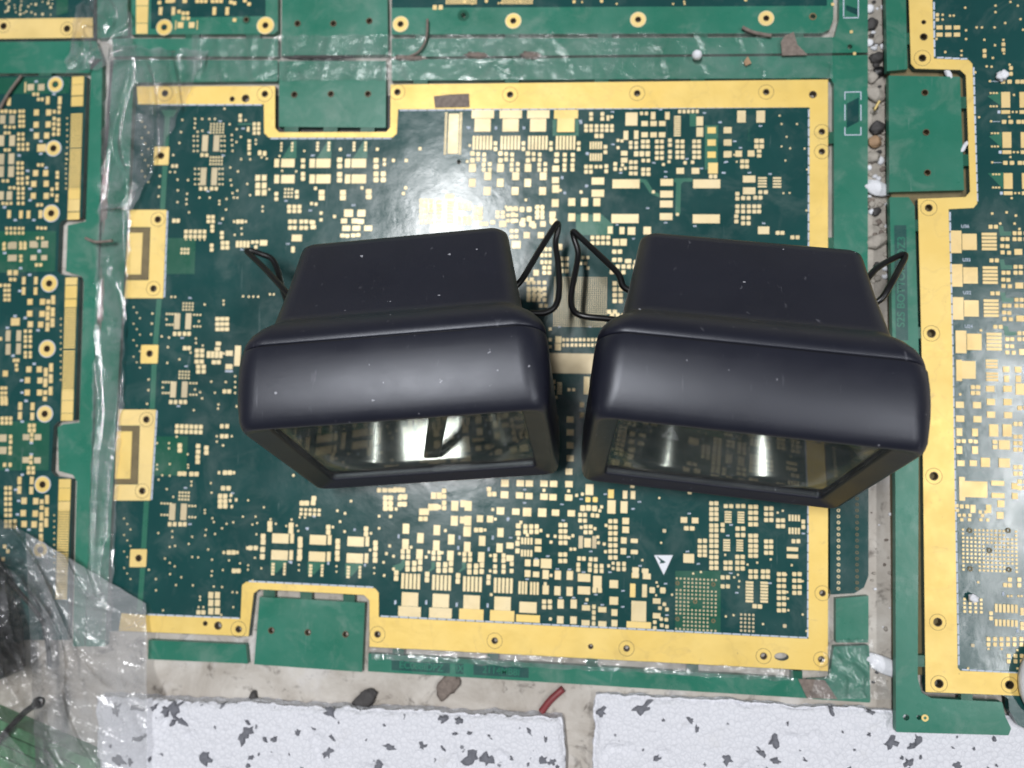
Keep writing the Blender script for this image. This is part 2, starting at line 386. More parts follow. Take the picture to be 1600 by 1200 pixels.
# gold tabs along the edge: C-shaped clamp pads
for (xa, xb, xc, y0, y1, s0, s1, dx) in ((203, 260.5, 255, 328, 466, 355, 438, 3), (186, 244, 235, 640, 782, 665, 757, 4)):
    B.plate('edge_tab', [(xa, y0), (xb, y0), (xc, y1), (xa-8, y1), (xa-6, s1), (xb-28, s1), (xb-25, s0), (xa-2, s0)], 'gold', -.0001, .00013,
            holes=[(h[0], h[1], h[2]+.3) for h in tab_holes[:4] if y0 < h[1] < y1])
    B.plate('slot_groove', [(xa-2, s0+1), (xb-26, s0+1), (xb-29, s1-1), (xa-6, s1-1)], 'edge', -.0001, .00009)
    B.plate('contact', [(xa-3, s0+9), (xb-37, s0+9), (xb-40, s1-9), (xa-6, s1-9)], 'gold', -.0001, .00018)
for i, (x0, x1, y0, y1) in enumerate(((241.7, 265, 229.5, 258), (221, 248, 539, 568), (204, 230, 858, 886))):
    B.plate('square_land', [(x0, y0), (x1, y0), (x1-1.5, y1), (x0-1.5, y1)], 'gold', -.0001, .00013, holes=[(tab_holes[4+i][0], tab_holes[4+i][1], 5.3)], r=2)
for a, b_ in (((266, 176), (263, 229)), ((262, 259), (258, 327)), ((253, 467), (247, 538)), ((245, 569), (242, 639)), ((233, 783), (228.5, 857)), ((227, 887), (222, 955))):
    B.plate('copper_strip', [(a[0]-8, a[1]), a, b_, (b_[0]-8, b_[1])], 'trace', *SHEET)
B.plate('copper_strip', [(252, 172), (277, 172), (271, 183), (258, 183)], 'trace', -.0001, .00006)
# lighter green copper areas
for pts in ([(259, 372), (306, 372), (304, 428), (257, 428)], [(243, 682), (294, 682), (291, 743), (239, 743)],
            [(1055, 892), (1126, 892), (1126, 994), (1055, 988)]):
    B.plate('copper_area', pts, 'mid', *SHEET)
B.vw(900, 160, 5.7125)
def vp(pts): return [B.px(x, y) for x, y in pts]
for pts in ([(1150, 205), (1268, 205), (1262, 600), (1150, 600)], [(0, 1000), (230, 1000), (330, 1090), (330, 1185), (60, 1185), (0, 1130)], [(1015, 100), (1075, 100), (1075, 215), (1015, 215)],
            [(560, 680), (630, 690), (690, 790), (745, 815), (745, 850), (660, 810), (600, 715), (560, 712)], [(1040, 676), (1040, 708), (960, 708), (938, 730), (930, 1000), (905, 1022), (886, 1000), (893, 720), (870, 700), (880, 678)]):
    B.plate('copper_trace', vp(pts), 'trace', *SHEET)
B.vw(720, 160, 6)
for pts in ([(860, 160), (900, 160), (900, 290), (1070, 290), (1070, 160), (1105, 160), (1105, 315), (860, 315)],): B.plate('copper_trace', vp(pts), 'trace', *SHEET)
B.vw(480, 180, 5.714)
for dx in (-310, 0, 323): B.plate('copper_wedge', vp([(85+dx, 385), (215+dx, 385), (215+dx, 228), (185+dx, 228)]), 'trace', *SHEET)
B.vw(380, 720, 3.53)
for dx, dy in ((0, 0), (206, 9), (413, 18)): B.plate('copper_wedge', vp([(150+dx, 548+dy), (252+dx, 548+dy), (185+dx, 618+dy), (150+dx, 618+dy)]), 'trace', *SHEET)
# rails, coupons and bridges of the panel
B.plate('rail', [(178, 93), (434, 94), (434, 127), (214, 129), (208, 132), (200, 328), (192, 466), (182, 642), (164, 1010), (134, 1010), (152, 480), (168, 200)], 'light', r=2)
B.plate('rail', [(612, 93), (1288, 87), (1356, 86), (1356, 742), (1303, 742), (1303, 132), (1298, 122), (612, 126)], 'light')
B.plate('rail', [(232, 1000), (384, 1007), (387, 1037), (231, 1030)], 'light')
B.plate('rail', [(575.5, 1021), (1250, 1060), (1262, 1091), (575, 1049)], 'light')
B.plate('connector_strip', [(1297, 742), (1357, 742), (1357, 900), (1350, 918), (1335, 927), (1297, 929)], 'dark')
B.plate('rail', [(1306, 935), (1357, 931), (1357, 1004), (1306, 1004)], 'light')
B.plate('rail', [(1303, 1010), (1358, 1008), (1360, 1098), (1268, 1092), (1262, 1062), (1296, 1060)], 'light', r=3)
for pts, hs in (([(436, 95), (603, 95), (602.7, 199.5), (436, 198)], [(460, 148, 5), (517, 147, 5), (575, 147, 5)]),
                ([(405.5, 932.5), (570, 942), (565.5, 1050), (397, 1038)], [(424, 985, 5), (481, 988, 5), (540, 991, 5)])):
    B.plate('breakaway_coupon', pts, 'light', holes=hs)
    for x, y, r in hs: B.barrel(x, y, r)
for x, y in ((657, 129), (800, 128), (940, 127), (1090, 126), (1240, 124.5), (455, 203), (516, 203.5), (574, 203)):
    B.plate('bridge', [(x-11, y-6), (x+11, y-6), (x+11, y+6), (x-11, y+6)], 'mid', -.0019, -.0001)
for x, y in ((622, 1016), (770, 1025), (925, 1034), (1082, 1044), (1245, 1055), (420, 926), (478, 931), (545, 936)):
    B.plate('bridge', [(x-9, y-7), (x+9, y-6), (x+9, y+7), (x-9, y+6)], 'mid', -.0019, -.0001)
for x, y in ((1298, 215), (1298, 500), (1298, 380)):
    B.plate('bridge', [(x-7, y-9), (x+7, y-9), (x+7, y+9), (x-7, y+9)], 'mid', -.0019, -.0001)
# rail print: white outlined box with dark diamond
for x0, y0, x1, y1 in ((1320, 144, 1345, 211),):
    B.plate('dark_window', [(x0+3, y0+18), (x1-3, y0+8), (x1-3, y0+46), (x0+3, y0+56)], 'dark', *SHEET)
    for a in ((x0, y0, x1, y0), (x0, y1, x1, y1)): B.boxes.append((*P((a[0]+a[2])/2, a[1]).to_2d(), 25*.0002, .0003, 'silk'))
    for X in (x0, x1):
        for yy, hh in ((y0+6, 13), (y0+32, 26), (y1-6, 13)): B.boxes.append((*P(X, yy).to_2d(), .0003, hh*.0002, 'silk'))
for a_, b_ in ((612, 703), (712, 724), (740, 826)):
    B.plate('lettering_window', [(a_, 1031+(a_-612)*.057), (b_, 1031+(b_-612)*.057), (b_, 1047+(b_-612)*.057), (a_, 1047+(a_-612)*.057)], 'text', *SHEET)
B.text('EC088IDPZ', 658, 1041.5, 15, -.027, 'light', .95); B.text('IX', 718, 1045, 15, -.027, 'light', .8); B.text('2114MB8I', 783, 1048.8, 15, -.027, 'light', .95)
# white dashed print along the inner side of the gold border
def dashes(b, a, e, n, t=2.2):
    (x0, y0), (x1, y1) = a, e; dx, dy = (x1-x0)/n, (y1-y0)/n
    for i in range(n):
        b.vw(0, 0, 1); hor = abs(x1-x0) > abs(y1-y0)
        b.g(x0+(i+.5)*dx, y0+(i+.5)*dy, abs(dx)*.9 if hor else t, t if hor else abs(dy)*.9, mat='silk')
for a, e, n in (((624, 172.5), (1263, 167), 44), ((250, 164), (410, 164), 11), ((594, 962.5), (1262, 996.5), 45), ((230, 960), (375, 966), 10), ((1263.6, 170), (1262, 996), 56), ((422, 216.5), (612, 216.5), 13),
                ((388, 908), (584, 917.5), 14), ((262, 329), (257, 465), 10), ((245.5, 641), (237, 781), 10), ((1296, 130), (1296, 131), 1)): dashes(B, a, e, n)
# ---- pads, read off the photograph view by view
g, L, GR, D = B.g, B.l, B.grid, B.dots
def soic(b, x, y, w1, h1, gap):
    b.g(x, y, w1, h1, mat='copper'); b.g(x+gap, y, w1, h1, mat='copper')
B.vw(240, 160, 5)
soic(B, 403, 320, 45, 125, 89); soic(B, 390, 580, 45, 135, 85)
GR((315, 345, 530, 555), (265, 300, 340, 380), 15); GR((325, 355, 515, 540), (520, 560, 600, 640), 15); g(450, 170, 14, 16, 5, 4, 24, 22); g(447, 430, 14, 18, 5, 3, 22, 26)
L(28, 30, [(380, 412), (415, 412), (370, 675), (408, 675), (455, 675), (490, 675), (678, 105), (678, 140)])
GR((788, 822), (170, 205, 240), 27, 30); g(715, 170, 110, 12, mat='trace'); g(740, 210, 20, 40); L(28, 26, [(748, 302), (748, 335), (748, 362), (748, 400)]); L(30, 40, [(830, 395), (868, 400)])
for x in (963, 1240): L(40, 70, [(x, 475), (x, 600)])
for x in (1050,): L(112, 70, [(x, 475), (x, 600)])
for x in (1000, 1085): g(x, 322, 18, 20, 1, 3, 0, 26)
L(35, 34, [(1168, 455), (1168, 500), (1168, 560), (1168, 597)]); GR((815, 865), (590, 650, 705), 40, 48); L(32, 32, [(960, 715), (960, 755), (1120, 700), (1120, 738)])
g(1030, 680, 18, 18, 3, 3, 26, 28); GR((1060, 1100, 1140), (815, 850), 33); GR((1068, 1104, 1155, 1192), (932, 980), 33, 34); L(40, 34, [(1245, 938), (1245, 975)]); g(1120, 1060, 85, 55); g(1090, 1150, 30, 50)
g(255, 1010, 30, 32, 5, 2, 36, 38); g(255, 1074, 14, 10, 5, 1, 36, 0); L(31, 30, [(430, 895), (465, 895), (430, 930), (465, 930), (460, 970), (460, 1003), (535, 1020), (535, 1055), (455, 1118), (455, 1152)])
GR((541, 577), (1098, 1135), 33); L(30, 34, [(660, 932), (692, 932), (160, 925), (192, 925)]); L(18, 22, [(630, 932), (722, 932), (540, 910)]); g(655, 1108, 24, 55, 4, 1, 28, 0); L(28, 28, [(775, 1092), (808, 1092), (800, 1130)]); g(860, 1098, 62, 45)
L(24, 28, [(150, 498), (180, 498)]); g(222, 1148, 20, 22, 3, 2, 25, 28)
D([(225, 138), (215, 233), (203, 318), (155, 412), (325, 130), (380, 130), (437, 130), (480, 130), (325, 165), (322, 200), (382, 222), (345, 230), (595, 172), (612, 255), (612, 295), (615, 335), (618, 380), (648, 310), (683, 270), (650, 210), (685, 445), (755, 445), (600, 510), (660, 540), (602, 608), (610, 648), (733, 638), (655, 690), (618, 710), (628, 745), (655, 745), (755, 725), (570, 755), (515, 770), (515, 795), (568, 838), (188, 605), (270, 608), (190, 688), (263, 715), (258, 758), (258, 795), (188, 780), (278, 860), (853, 815), (853, 850), (688, 985), (690, 1030), (635, 1035), (720, 140), (800, 295), (800, 325), (845, 430), (885, 440), (130, 545), (168, 545), (905, 680), (1005, 535), (1115, 540), (1178, 380), (50, 575), (45, 660), (40, 735), (360, 745), (440, 745), (555, 50), (985, 420)])
B.silk([(520, 148), (435, 235), (700, 205), (545, 415), (425, 695), (520, 945), (1035, 770), (1225, 845), (1050, 1105), (690, 1150)])
B.vw(480, 180, 5.714)
L(52, 85, [(46, 430), (46, 570), (362, 430), (362, 570)]); L(138, 85, [(145, 430), (145, 570), (462, 430), (462, 570)])
for x in (95, 195, 420, 523): g(x, 250, 26, 26, 1, 3, 0, 30)
L(48, 46, [(290, 400), (290, 455), (290, 530), (290, 580), (615, 405), (615, 460), (615, 525), (615, 578), (680, 525), (680, 578)]); L(55, 46, [(130, 690), (130, 738), (320, 690), (320, 738), (550, 682), (550, 730)])
D([(770, 405), (885, 405), (1008, 300), (880, 650), (860, 700), (297, 305), (627, 305), (690, 400), (690, 440), (75, 655), (490, 650), (125, 875), (125, 935), (245, 905), (40, 790), (80, 795)], 5)
GR((1020, 1062, 1105), (765, 810, 855, 905, 952), 36, 40); g(1180, 770, 52, 28, 1, 6, 0, 36); g(1280, 775, 70, 24, 1, 7, 0, 30); GR((1360, 1403, 1446), (790, 832, 920, 962), 38); L(40, 44, [(1252, 725), (1292, 725)]); GR((1500, 1545), (830, 875, 918), 40)
L(85, 70, [(370, 875)]); L(75, 65, [(485, 875)]); L(58, 46, [(330, 945), (425, 945), (480, 950)]); L(76, 50, [(350, 1010), (440, 1010), (545, 1010)]); L(42, 36, [(315, 1075), (358, 1078), (412, 1074), (456, 1070), (40, 955), (60, 1000)])
B.silk([(50, 360), (370, 360), (415, 805), (1440, 110)], 30, 12)
B.vw(0, 0, 1); g(708.5, 209, 17, 68); g(697.5, 177, 4, 2.2, 1, 22, 0, 3.05); g(720.5, 177, 4, 2.2, 1, 22, 0, 3.05)
B.vw(720, 160, 6)
for i, x in enumerate((205, 467, 725, 985)):
    m_ = 'pad'
    g(x+2, 112, 225, 84, mat='gold' if i == 3 else m_); g(x, 215, 162, 132, mat='gold' if i == 3 else m_)
    g(x-83, 380, 24, 142, 6, 1, 32, 0); L(36, 42, [(x+120, 385), (x+120, 437)])
    if i < 3:
        dx = x-205
        L(44, 46, [(110+dx, 480), (110+dx, 545)]); L(36, 40, [(163+dx, 485), (163+dx, 535), (220+dx, 490), (220+dx, 540), (215+dx, 585), (215+dx, 632), (272+dx, 580), (272+dx, 632)])
        L(65, 82, [(110+dx, 615), (108+dx, 755)]); L(68, 80, [(253+dx, 692), (247+dx, 832)])
L(48, 46, [(900, 490), (897, 548)]); L(40, 40, [(975, 492), (975, 542), (972, 590), (972, 632), (1050, 492), (1050, 542), (1047, 590), (1047, 630)]); L(70, 62, [(890, 622), (888, 730)]); L(70, 80, [(890, 812), (885, 945)])
L(70, 80, [(1040, 935), (1160, 935), (1275, 935), (1040, 1078), (1160, 1078), (1275, 1078)])
GR((35, 77), (950, 995, 1082, 1127), 38); GR((137, 185), (995, 1040, 1085), 42); L(40, 36, [(345, 1032), (345, 1072), (395, 1032), (395, 1072)]); g(395, 1140, 70, 60); L(42, 44, [(465, 995), (513, 995), (490, 1052), (490, 1112)]); GR((715, 765), (985, 1033, 1078), 40)
L(46, 40, [(585, 1103), (585, 1148), (300, 1125), (235, 1140), (190, 1140)]); L(55, 56, [(667, 1140), (770, 1140), (860, 1050), (858, 1108)]); D([(610, 915), (1130, 845), (425, 980), (935, 825), (60, 555), (85, 405)], 4)
B.silk([(75, 240), (330, 240), (592, 240), (1125, 190), (1188, 480), (950, 705), (1180, 785), (975, 850)], 20, 20)
B.vw(900, 160, 5.7125)
L(36, 38, [(135, 105), (135, 148), (235, 105), (235, 148), (262, 398), (262, 445), (90, 575), (90, 620), (132, 575), (132, 620), (270, 570), (270, 615), (350, 550), (350, 595)]); GR((90, 135, 183, 232, 275, 320), (212, 250), 36); L(38, 44, [(183, 300), (227, 300)])
g(131, 385, 18, 75, 5, 1, 23, 0); g(131, 490, 18, 75, 5, 1, 23, 0); L(32, 34, [(180, 575), (220, 575), (585, 100), (628, 100), (973, 540), (1040, 535)]); g(495, 150, 115, 130); L(120, 70, [(195, 703), (195, 812)]); L(63, 76, [(75, 893), (187, 893), (75, 1027), (187, 1027)])
L(260, 88, [(446, 728), (437, 1038), (1166, 728), (1162, 1040)]); L(122, 68, [(810, 715), (808, 820), (806, 908), (804, 1020)]); L(48, 70, [(305, 1140), (410, 1145)]); L(72, 76, [(495, 1148), (635, 1145)])
g(445, 295, 45, 90); g(537, 290, 42, 84); L(62, 50, [(612, 290), (692, 290), (768, 290), (612, 190), (692, 190), (770, 190)]); L(44, 74, [(688, 120), (815, 120)]); GR((598, 640), (350, 395), 38); GR((537, 588, 640), (460,), 44, 52); L(62, 48, [(430, 455), (430, 517)]); GR((490, 532), (535, 585, 635), 38)
GR((600, 645), (600, 640), 38); L(34, 36, [(488, 360), (488, 400), (537, 362), (537, 402), (600, 520), (645, 520)]); GR((722, 766), (350, 400, 450, 498), 37); L(36, 36, [(838, 340), (838, 382), (838, 442), (838, 488)]); g(905, 130, 64, 17, 1, 9, 0, 21.5); GR((905, 950), (350, 395, 445, 490), 38); L(65, 92, [(1104, 168), (1104, 266)])
GR((1055, 1097), (350, 395, 445, 490), 38); g(925, 83, 30, 36, 5, 1, 39, 0); L(74, 60, [(930, 612), (1066, 612)]); L(75, 58, [(1210, 250), (1210, 360), (1210, 468)], 'gold'); g(1222, 588, 86, 100, mat='gold'); L(36, 40, [(1203, 662), (1243, 662)]); L(60, 52, [(1345, 250), (1345, 360), (1345, 470)])
D([(45, 800), (690, 800), (905, 1000), (375, 340), (375, 405), (410, 345), (285, 130), (285, 150), (320, 130), (780, 555), (830, 530), (415, 560), (440, 590), (400, 600)], 5)
B.silk([(40, 165), (325, 85), (490, 60), (755, 65), (1145, 95), (1285, 180), (330, 375), (100, 455), (695, 540), (990, 505), (800, 620), (800, 665), (95, 745), (400, 630), (1120, 590), (1335, 535), (1320, 630), (800, 1075), (1060, 1105), (640, 945)])
B.vw(1100, 160, 5)
L(72, 105, [(292, 112), (442, 112)]); L(65, 55, [(185, 218), (185, 315), (185, 405)]); L(56, 54, [(270, 402), (367, 400)]); GR((410, 450), (302, 345), 38); L(38, 30, [(430, 382), (430, 418)]); GR((298, 334), (462, 502), 34); L(105, 60, [(352, 600), (352, 692)]); g(455, 592, 74, 16, 1, 4, 0, 23); g(570, 592, 70, 16, 1, 4, 0, 24)
L(34, 34, [(440, 702), (482, 702), (260, 715), (260, 752), (305, 748), (348, 748), (400, 745), (440, 745), (252, 890), (252, 930), (305, 902), (347, 902), (305, 945), (347, 945), (575, 1020), (612, 1020), (690, 1055), (730, 1055)]); GR((260, 305, 350, 392, 430), (813, 853), 34); g(465, 1000, 95, 66)
D([(605, 170), (725, 170), (645, 270), (672, 360), (785, 362), (635, 455), (620, 710), (805, 525), (800, 845), (605, 345), (590, 105), (668, 708), (235, 410), (390, 412), (255, 465)], 3)
B.silk([(125, 155), (440, 185), (240, 305), (285, 355), (175, 465), (150, 550), (355, 550), (515, 560), (465, 945)])
g(355, 250, 2, 120, mat='trace'); g(345, 250, 2, 120, mat='trace')
B.vw(220, 460, 5)
for dx, dy in ((0, 0), (-30, 533)):
    soic(B, 285+dx, 210+dy, 45, 120, 88); g(335+dx, 70+dy, 15, 16, 4, 3, 24, 24); L(30, 34, [(266+dx, 308+dy), (303+dx, 308+dy), (343+dx, 308+dy), (378+dx, 308+dy)])
    g(205+dx, 153+dy, 16, 16, 4, 1, 22, 0); g(205+dx, 237+dy, 16, 16, 3, 1, 22, 0); g(418+dx, 160+dy, 16, 16, 3, 1, 24, 0); g(418+dx, 250+dy, 16, 16, 3, 1, 24, 0); D([(203+dx, 195+dy), (455+dx, 210+dy)]); B.silk([(385+dx, 28+dy), (325+dx, 340+dy)])
GR((600, 637, 674), (192, 232, 272), 36, 32); L(32, 34, [(345, 420), (378, 420), (655, 758), (692, 758), (635, 1030), (675, 1030), (635, 1108), (670, 1108)]); L(45, 32, [(607, 385), (600, 427)]); GR((440, 480), (440, 478), 36, 34); g(530, 470, 30, 55, 4, 1, 32, 0); L(60, 42, [(692, 460), (690, 565)])
L(36, 34, [(438, 525), (477, 525), (572, 530), (610, 530), (450, 565), (492, 565), (450, 603), (492, 603)]); g(757, 480, 50, 165); g(285, 1030, 32, 34, 6, 2, 37, 39); g(690, 600, 60, 16, mat='silk')
D([(500, 80), (648, 50), (648, 78), (165, 328), (222, 338), (432, 345), (432, 380), (485, 400), (213, 412), (303, 508), (208, 535), (552, 682), (665, 685), (580, 768), (465, 765), (480, 812), (415, 905), (608, 860), (605, 892), (750, 875), (282, 1112), (308, 1180), (450, 1180), (515, 1190), (595, 1150), (645, 1180), (92, 150), (88, 228), (82, 312), (62, 665), (60, 748), (50, 855), (738, 640), (738, 685), (738, 725), (738, 770), (595, 1108), (712, 1108), (390, 455), (650, 462), (240, 20), (270, 20), (800, 15), (845, 18), (880, 18), (918, 18), (1010, 0), (1040, 0)])
B.vw(220, 690, 4.2857)
soic(B, 212, 470, 40, 105, 76); g(262, 340, 14, 15, 4, 3, 20, 22); L(27, 30, [(195, 553), (228, 553), (265, 553), (295, 553)]); g(140, 413, 14, 14, 4, 1, 20, 0); g(140, 490, 14, 14, 3, 1, 20, 0); g(325, 430, 14, 14, 3, 1, 20, 0); g(325, 505, 14, 14, 3, 1, 20, 0)
L(32, 31, [(262, 26), (262, 58), (385, 30), (385, 68), (382, 103), (382, 135), (440, 42), (440, 74), (262, 215), (292, 215), (340, 217), (374, 217), (565, 208), (598, 208), (552, 312), (588, 312), (735, 712), (770, 712), (590, 742), (622, 742), (625, 865), (655, 865)])
GR((532, 566), (365, 399, 432), 32); L(18, 22, [(525, 208), (625, 208), (715, 712), (557, 742), (648, 742), (640, 390), (605, 360), (600, 395), (610, 435)]); L(34, 38, [(820, 635), (820, 672), (817, 722), (815, 770), (1068, 655), (1068, 690), (1065, 738), (1062, 780), (865, 550), (865, 585), (1008, 560), (1006, 598)])
GR((470, 514), (1028, 1080, 1135), 36, 44); L(30, 30, [(387, 1143), (420, 1143)]); L(34, 34, [(1080, 412), (1112, 412), (1155, 410), (1160, 380)]); g(1075, 455, 22, 22, 5, 2, 30, 28); D([(1065, 507), (1100, 508), (1010, 522), (870, 520), (905, 550), (975, 565), (1045, 562), (1055, 598)])
D([(550, 25), (470, 278), (475, 342), (720, 393), (825, 440), (1020, 227), (430, 458), (430, 478), (480, 513), (490, 538), (575, 550), (545, 580), (620, 540), (685, 502), (770, 502), (748, 555), (780, 545), (432, 628), (498, 618), (438, 590), (345, 637), (322, 685), (212, 600), (212, 640), (118, 612), (775, 620), (195, 705), (230, 698), (452, 722), (345, 772), (385, 775), (478, 790), (163, 783), (195, 812), (228, 835), (592, 795), (665, 815), (720, 828), (718, 857), (478, 867), (550, 860), (475, 897), (765, 778), (808, 848), (102, 920), (272, 908), (197, 887), (237, 960), (350, 962), (103, 995), (490, 970), (545, 973), (615, 1008), (645, 1010), (398, 1038), (398, 1060), (750, 930), (620, 1108), (150, 1130), (540, 1160), (388, 1108), (420, 1108), (110, 10), (190, 10), (190, 45), (195, 150), (110, 155), (110, 185), (145, 225), (195, 228), (315, 85), (318, 155), (318, 175), (120, 255), (340, 268), (340, 293), (175, 318), (218, 370), (55, 858)], 3)
B.silk([(300, 310), (330, 553), (615, 345), (1115, 580), (1000, 805), (1160, 500)])
B.vw(380, 720, 3.53)
for i, (x, y) in enumerate(((218, 428), (425, 436), (633, 445))):
    for yy, xo in ((0, 0), (92, -5)): g(x+xo-12, y+yy, 98, 55); g(x+xo+52, y+yy, 22, 55)
    g(x-52, y+142, 20, 15, 1, 4, 0, 17); g(x+12, y+142, 16, 15, 1, 4, 0, 17); L(27, 30, [(x+97, y+8), (x+97, y+38), (x+95, y+72), (x+95, y+103)]); D([(x+90, y+145), (x+90, y+175)], 3); L(26, 28, [(x+45, y-70), (x+45, y-42)])
GR((785, 815), (205, 236, 264), 26); L(24, 26, [(870, 196), (894, 196), (870, 238), (892, 238), (750, 162), (778, 162), (840, 158), (865, 158)]); D([(278, 80), (595, 222), (520, 275), (562, 290), (535, 335), (495, 365), (560, 390), (750, 372), (750, 305), (815, 305), (845, 268), (808, 468), (790, 510), (775, 560), (778, 632), (705, 400), (700, 492)], 4)
B.silk([(355, 375), (615, 380), (395, 305), (265, 560), (470, 565), (672, 575), (840, 780), (1010, 785), (1178, 790)], 16, 18)
B.vw(600, 740, 5)
for i in range(4):
    dx, dy = 241*i, 11*i
    g(147+dx, 838+dy, 24, 124, 5, 1, 31, 0); g(203+dx, 982+dy, 138, 112); g(200+dx, 1078+dy, 190, 82, mat='pad' if i < 2 else 'gold')
    if i < 3:
        L(54, 82, [(172+dx, 430+dy), (168+dx, 550+dy)]); L(54, 82, [(285+dx, 503+dy), (278+dx, 630+dy)]); GR((147+dx, 190+dx), (608+dy, 650+dy), 33, 38); L(37, 42, [(185+dx, 700+dy), (185+dx, 745+dy), (238+dx, 700+dy), (235+dx, 745+dy), (283+dx, 692+dy), (281+dx, 742+dy), (97+dx, 775+dy), (95+dx, 818+dy)])
GR((10, 48), (130, 187, 228, 268), 36); L(36, 38, [(125, 190), (163, 186), (123, 240), (160, 240), (82, 130), (120, 128), (150, 128), (470, 135), (470, 178), (470, 228), (470, 268), (430, 262), (288, 353), (325, 353), (720, 440), (757, 440), (825, 160), (862, 160), (820, 122)]); L(42, 54, [(388, 172), (432, 172), (365, 262), (405, 262), (295, 298), (332, 298)])
L(58, 80, [(553, 252), (550, 368), (658, 252), (655, 368), (648, 452)]); L(52, 56, [(750, 352), (828, 355), (622, 235), (618, 362)]); L(64, 58, [(910, 290), (942, 165), (945, 75)]); L(52, 74, [(910, 460), (903, 580)]); L(52, 50, [(980, 562), (980, 660)]); GR((868, 935), (640, 675, 725, 765), 33); L(34, 40, [(818, 808), (816, 850)])
D([(50, 335), (480, 445), (212, 575), (45, 565), (20, 625), (330, 652), (352, 612), (455, 618), (590, 625), (832, 640), (838, 945), (830, 760), (75, 645), (75, 745), (95, 275), (790, 440), (870, 355), (850, 280)], 4.5)
for pts in ([(70, 720), (130, 700), (160, 640), (165, 720), (130, 760), (75, 765)],): B.plate('copper_trace', vp(pts), 'trace', *SHEET)
for dx in (370, 610): B.plate('copper_trace', vp([(dx, 690), (dx+30, 690), (dx+30, 740), (dx-20, 772), (dx-28, 765), (dx, 735)]), 'trace', *SHEET)
B.silk([(115, 490), (590, 500), (580, 580), (850, 500), (818, 590), (88, 1005), (330, 1005), (568, 1025), (810, 1030), (968, 355)], 16, 26)
B.vw(780, 740, 5)
L(62, 52, [(45, 75), (165, 75), (235, 77), (350, 78), (425, 80), (545, 82), (40, 168), (160, 170), (232, 175), (350, 180), (420, 184), (543, 187), (440, 305), (563, 310), (130, 297)]); L(70, 70, [(218, 300), (336, 304)]); L(40, 60, [(15, 292)]); L(42, 42, [(150, 408), (148, 465)]); GR((205, 250, 293), (413, 454), 35, 38)
g(180, 525, 18, 55, 4, 1, 24, 0); g(178, 620, 18, 55, 4, 1, 24, 0); L(36, 42, [(143, 545), (143, 603)]); L(54, 45, [(305, 530), (303, 590), (88, 562), (88, 660)]); L(32, 36, [(35, 640), (33, 680), (98, 705), (35, 725), (97, 760), (33, 765)]); L(48, 56, [(223, 697), (290, 697), (222, 780)]); L(90, 78, [(367, 702)]); L(52, 45, [(288, 787)]); L(52, 74, [(363, 788), (458, 793), (552, 795), (455, 915), (550, 920), (363, 908), (480, 1018), (582, 1018)])
g(160, 890, 20, 105, 3, 1, 25, 0); g(250, 895, 20, 105, 3, 1, 25, 0); L(105, 66, [(663, 813), (662, 912)]); g(767, 845, 72, 100); L(36, 44, [(745, 910), (786, 910)]); L(72, 66, [(895, 863), (895, 993)]); L(50, 55, [(900, 1085), (900, 1168)]); GR((351, 396), (1000, 1042), 36); L(68, 44, [(678, 1048), (805, 1062), (675, 1165), (805, 1173)]); L(54, 62, [(477, 1142), (580, 1145)]); g(740, 1040, 30, 36, 1, 4, 0, 43)
g(225, 1045, 145, 90); g(225, 1132, 186, 56, mat='gold'); GR((480, 517), (402, 450, 495, 540), 34, 36); GR((478, 515), (632, 682), 34, 36); L(33, 95, [(637, 535), (743, 535)], 'copper'); g(690, 540, 56, 76); L(42, 48, [(652, 270), (697, 268), (745, 272)]); L(32, 34, [(633, 322), (670, 322), (730, 325), (767, 328), (632, 366), (670, 368)]); GR((675, 714), (415, 458), 34)
GR((868, 908), (372, 420, 466, 513, 560, 606, 655), 35, 36); g(705, 125, 65, 90); L(38, 40, [(693, 203), (750, 203)], 'gold'); g(873, 158, 45, 68, mat='gold'); g(877, 260, 68, 112); g(975, 262, 58, 100); L(38, 68, [(983, 165), (1045, 167)]); L(56, 54, [(988, 370), (988, 438)]); L(47, 52, [(973, 522), (970, 606)]); L(60, 36, [(1055, 525), (1055, 612)])
L(32, 36, [(625, 663), (661, 664), (715, 668), (753, 670), (618, 712), (618, 750), (708, 712), (708, 752), (755, 722), (755, 760), (800, 722), (800, 760), (930, 705), (930, 745), (975, 705), (975, 745)]); g(1065, 760, 50, 50); g(1062, 795, 54, 40, mat='gold'); g(1043, 912, 42, 105, mat='gold')
D([(350, 130), (543, 135), (380, 485), (405, 535), (437, 490), (545, 500), (575, 485), (560, 590), (590, 590), (640, 420), (770, 495), (775, 540), (820, 550), (830, 610), (855, 720), (890, 700), (890, 740), (605, 170), (650, 160), (835, 405), (405, 795), (360, 860), (170, 380), (325, 445), (220, 480), (150, 505), (800, 260), (785, 290), (748, 430), (400, 1135), (685, 985)], 5)
B.silk([(200, 125), (198, 228), (70, 352), (490, 240), (500, 365), (90, 500), (290, 665), (380, 645), (455, 745), (550, 748), (660, 770), (865, 770), (967, 915), (480, 970), (582, 970), (675, 1015), (805, 1025), (965, 1040), (715, 608), (1010, 650), (640, 200), (830, 160), (1045, 275), (218, 825), (755, 945)])
B.vw(980, 770, 5)
g(90, 925, 125, 170); g(90, 1032, 190, 50, mat='gold'); L(56, 40, [(65, 600), (65, 642), (140, 610)]); g(153, 652, 66, 48); L(40, 108, [(135, 765)]); L(46, 50, [(195, 760), (278, 762)]); L(65, 45, [(230, 845), (230, 960)]); L(55, 48, [(443, 212), (530, 216)]); L(40, 36, [(462, 277), (507, 278)]); g(480, 512, 90, 76)
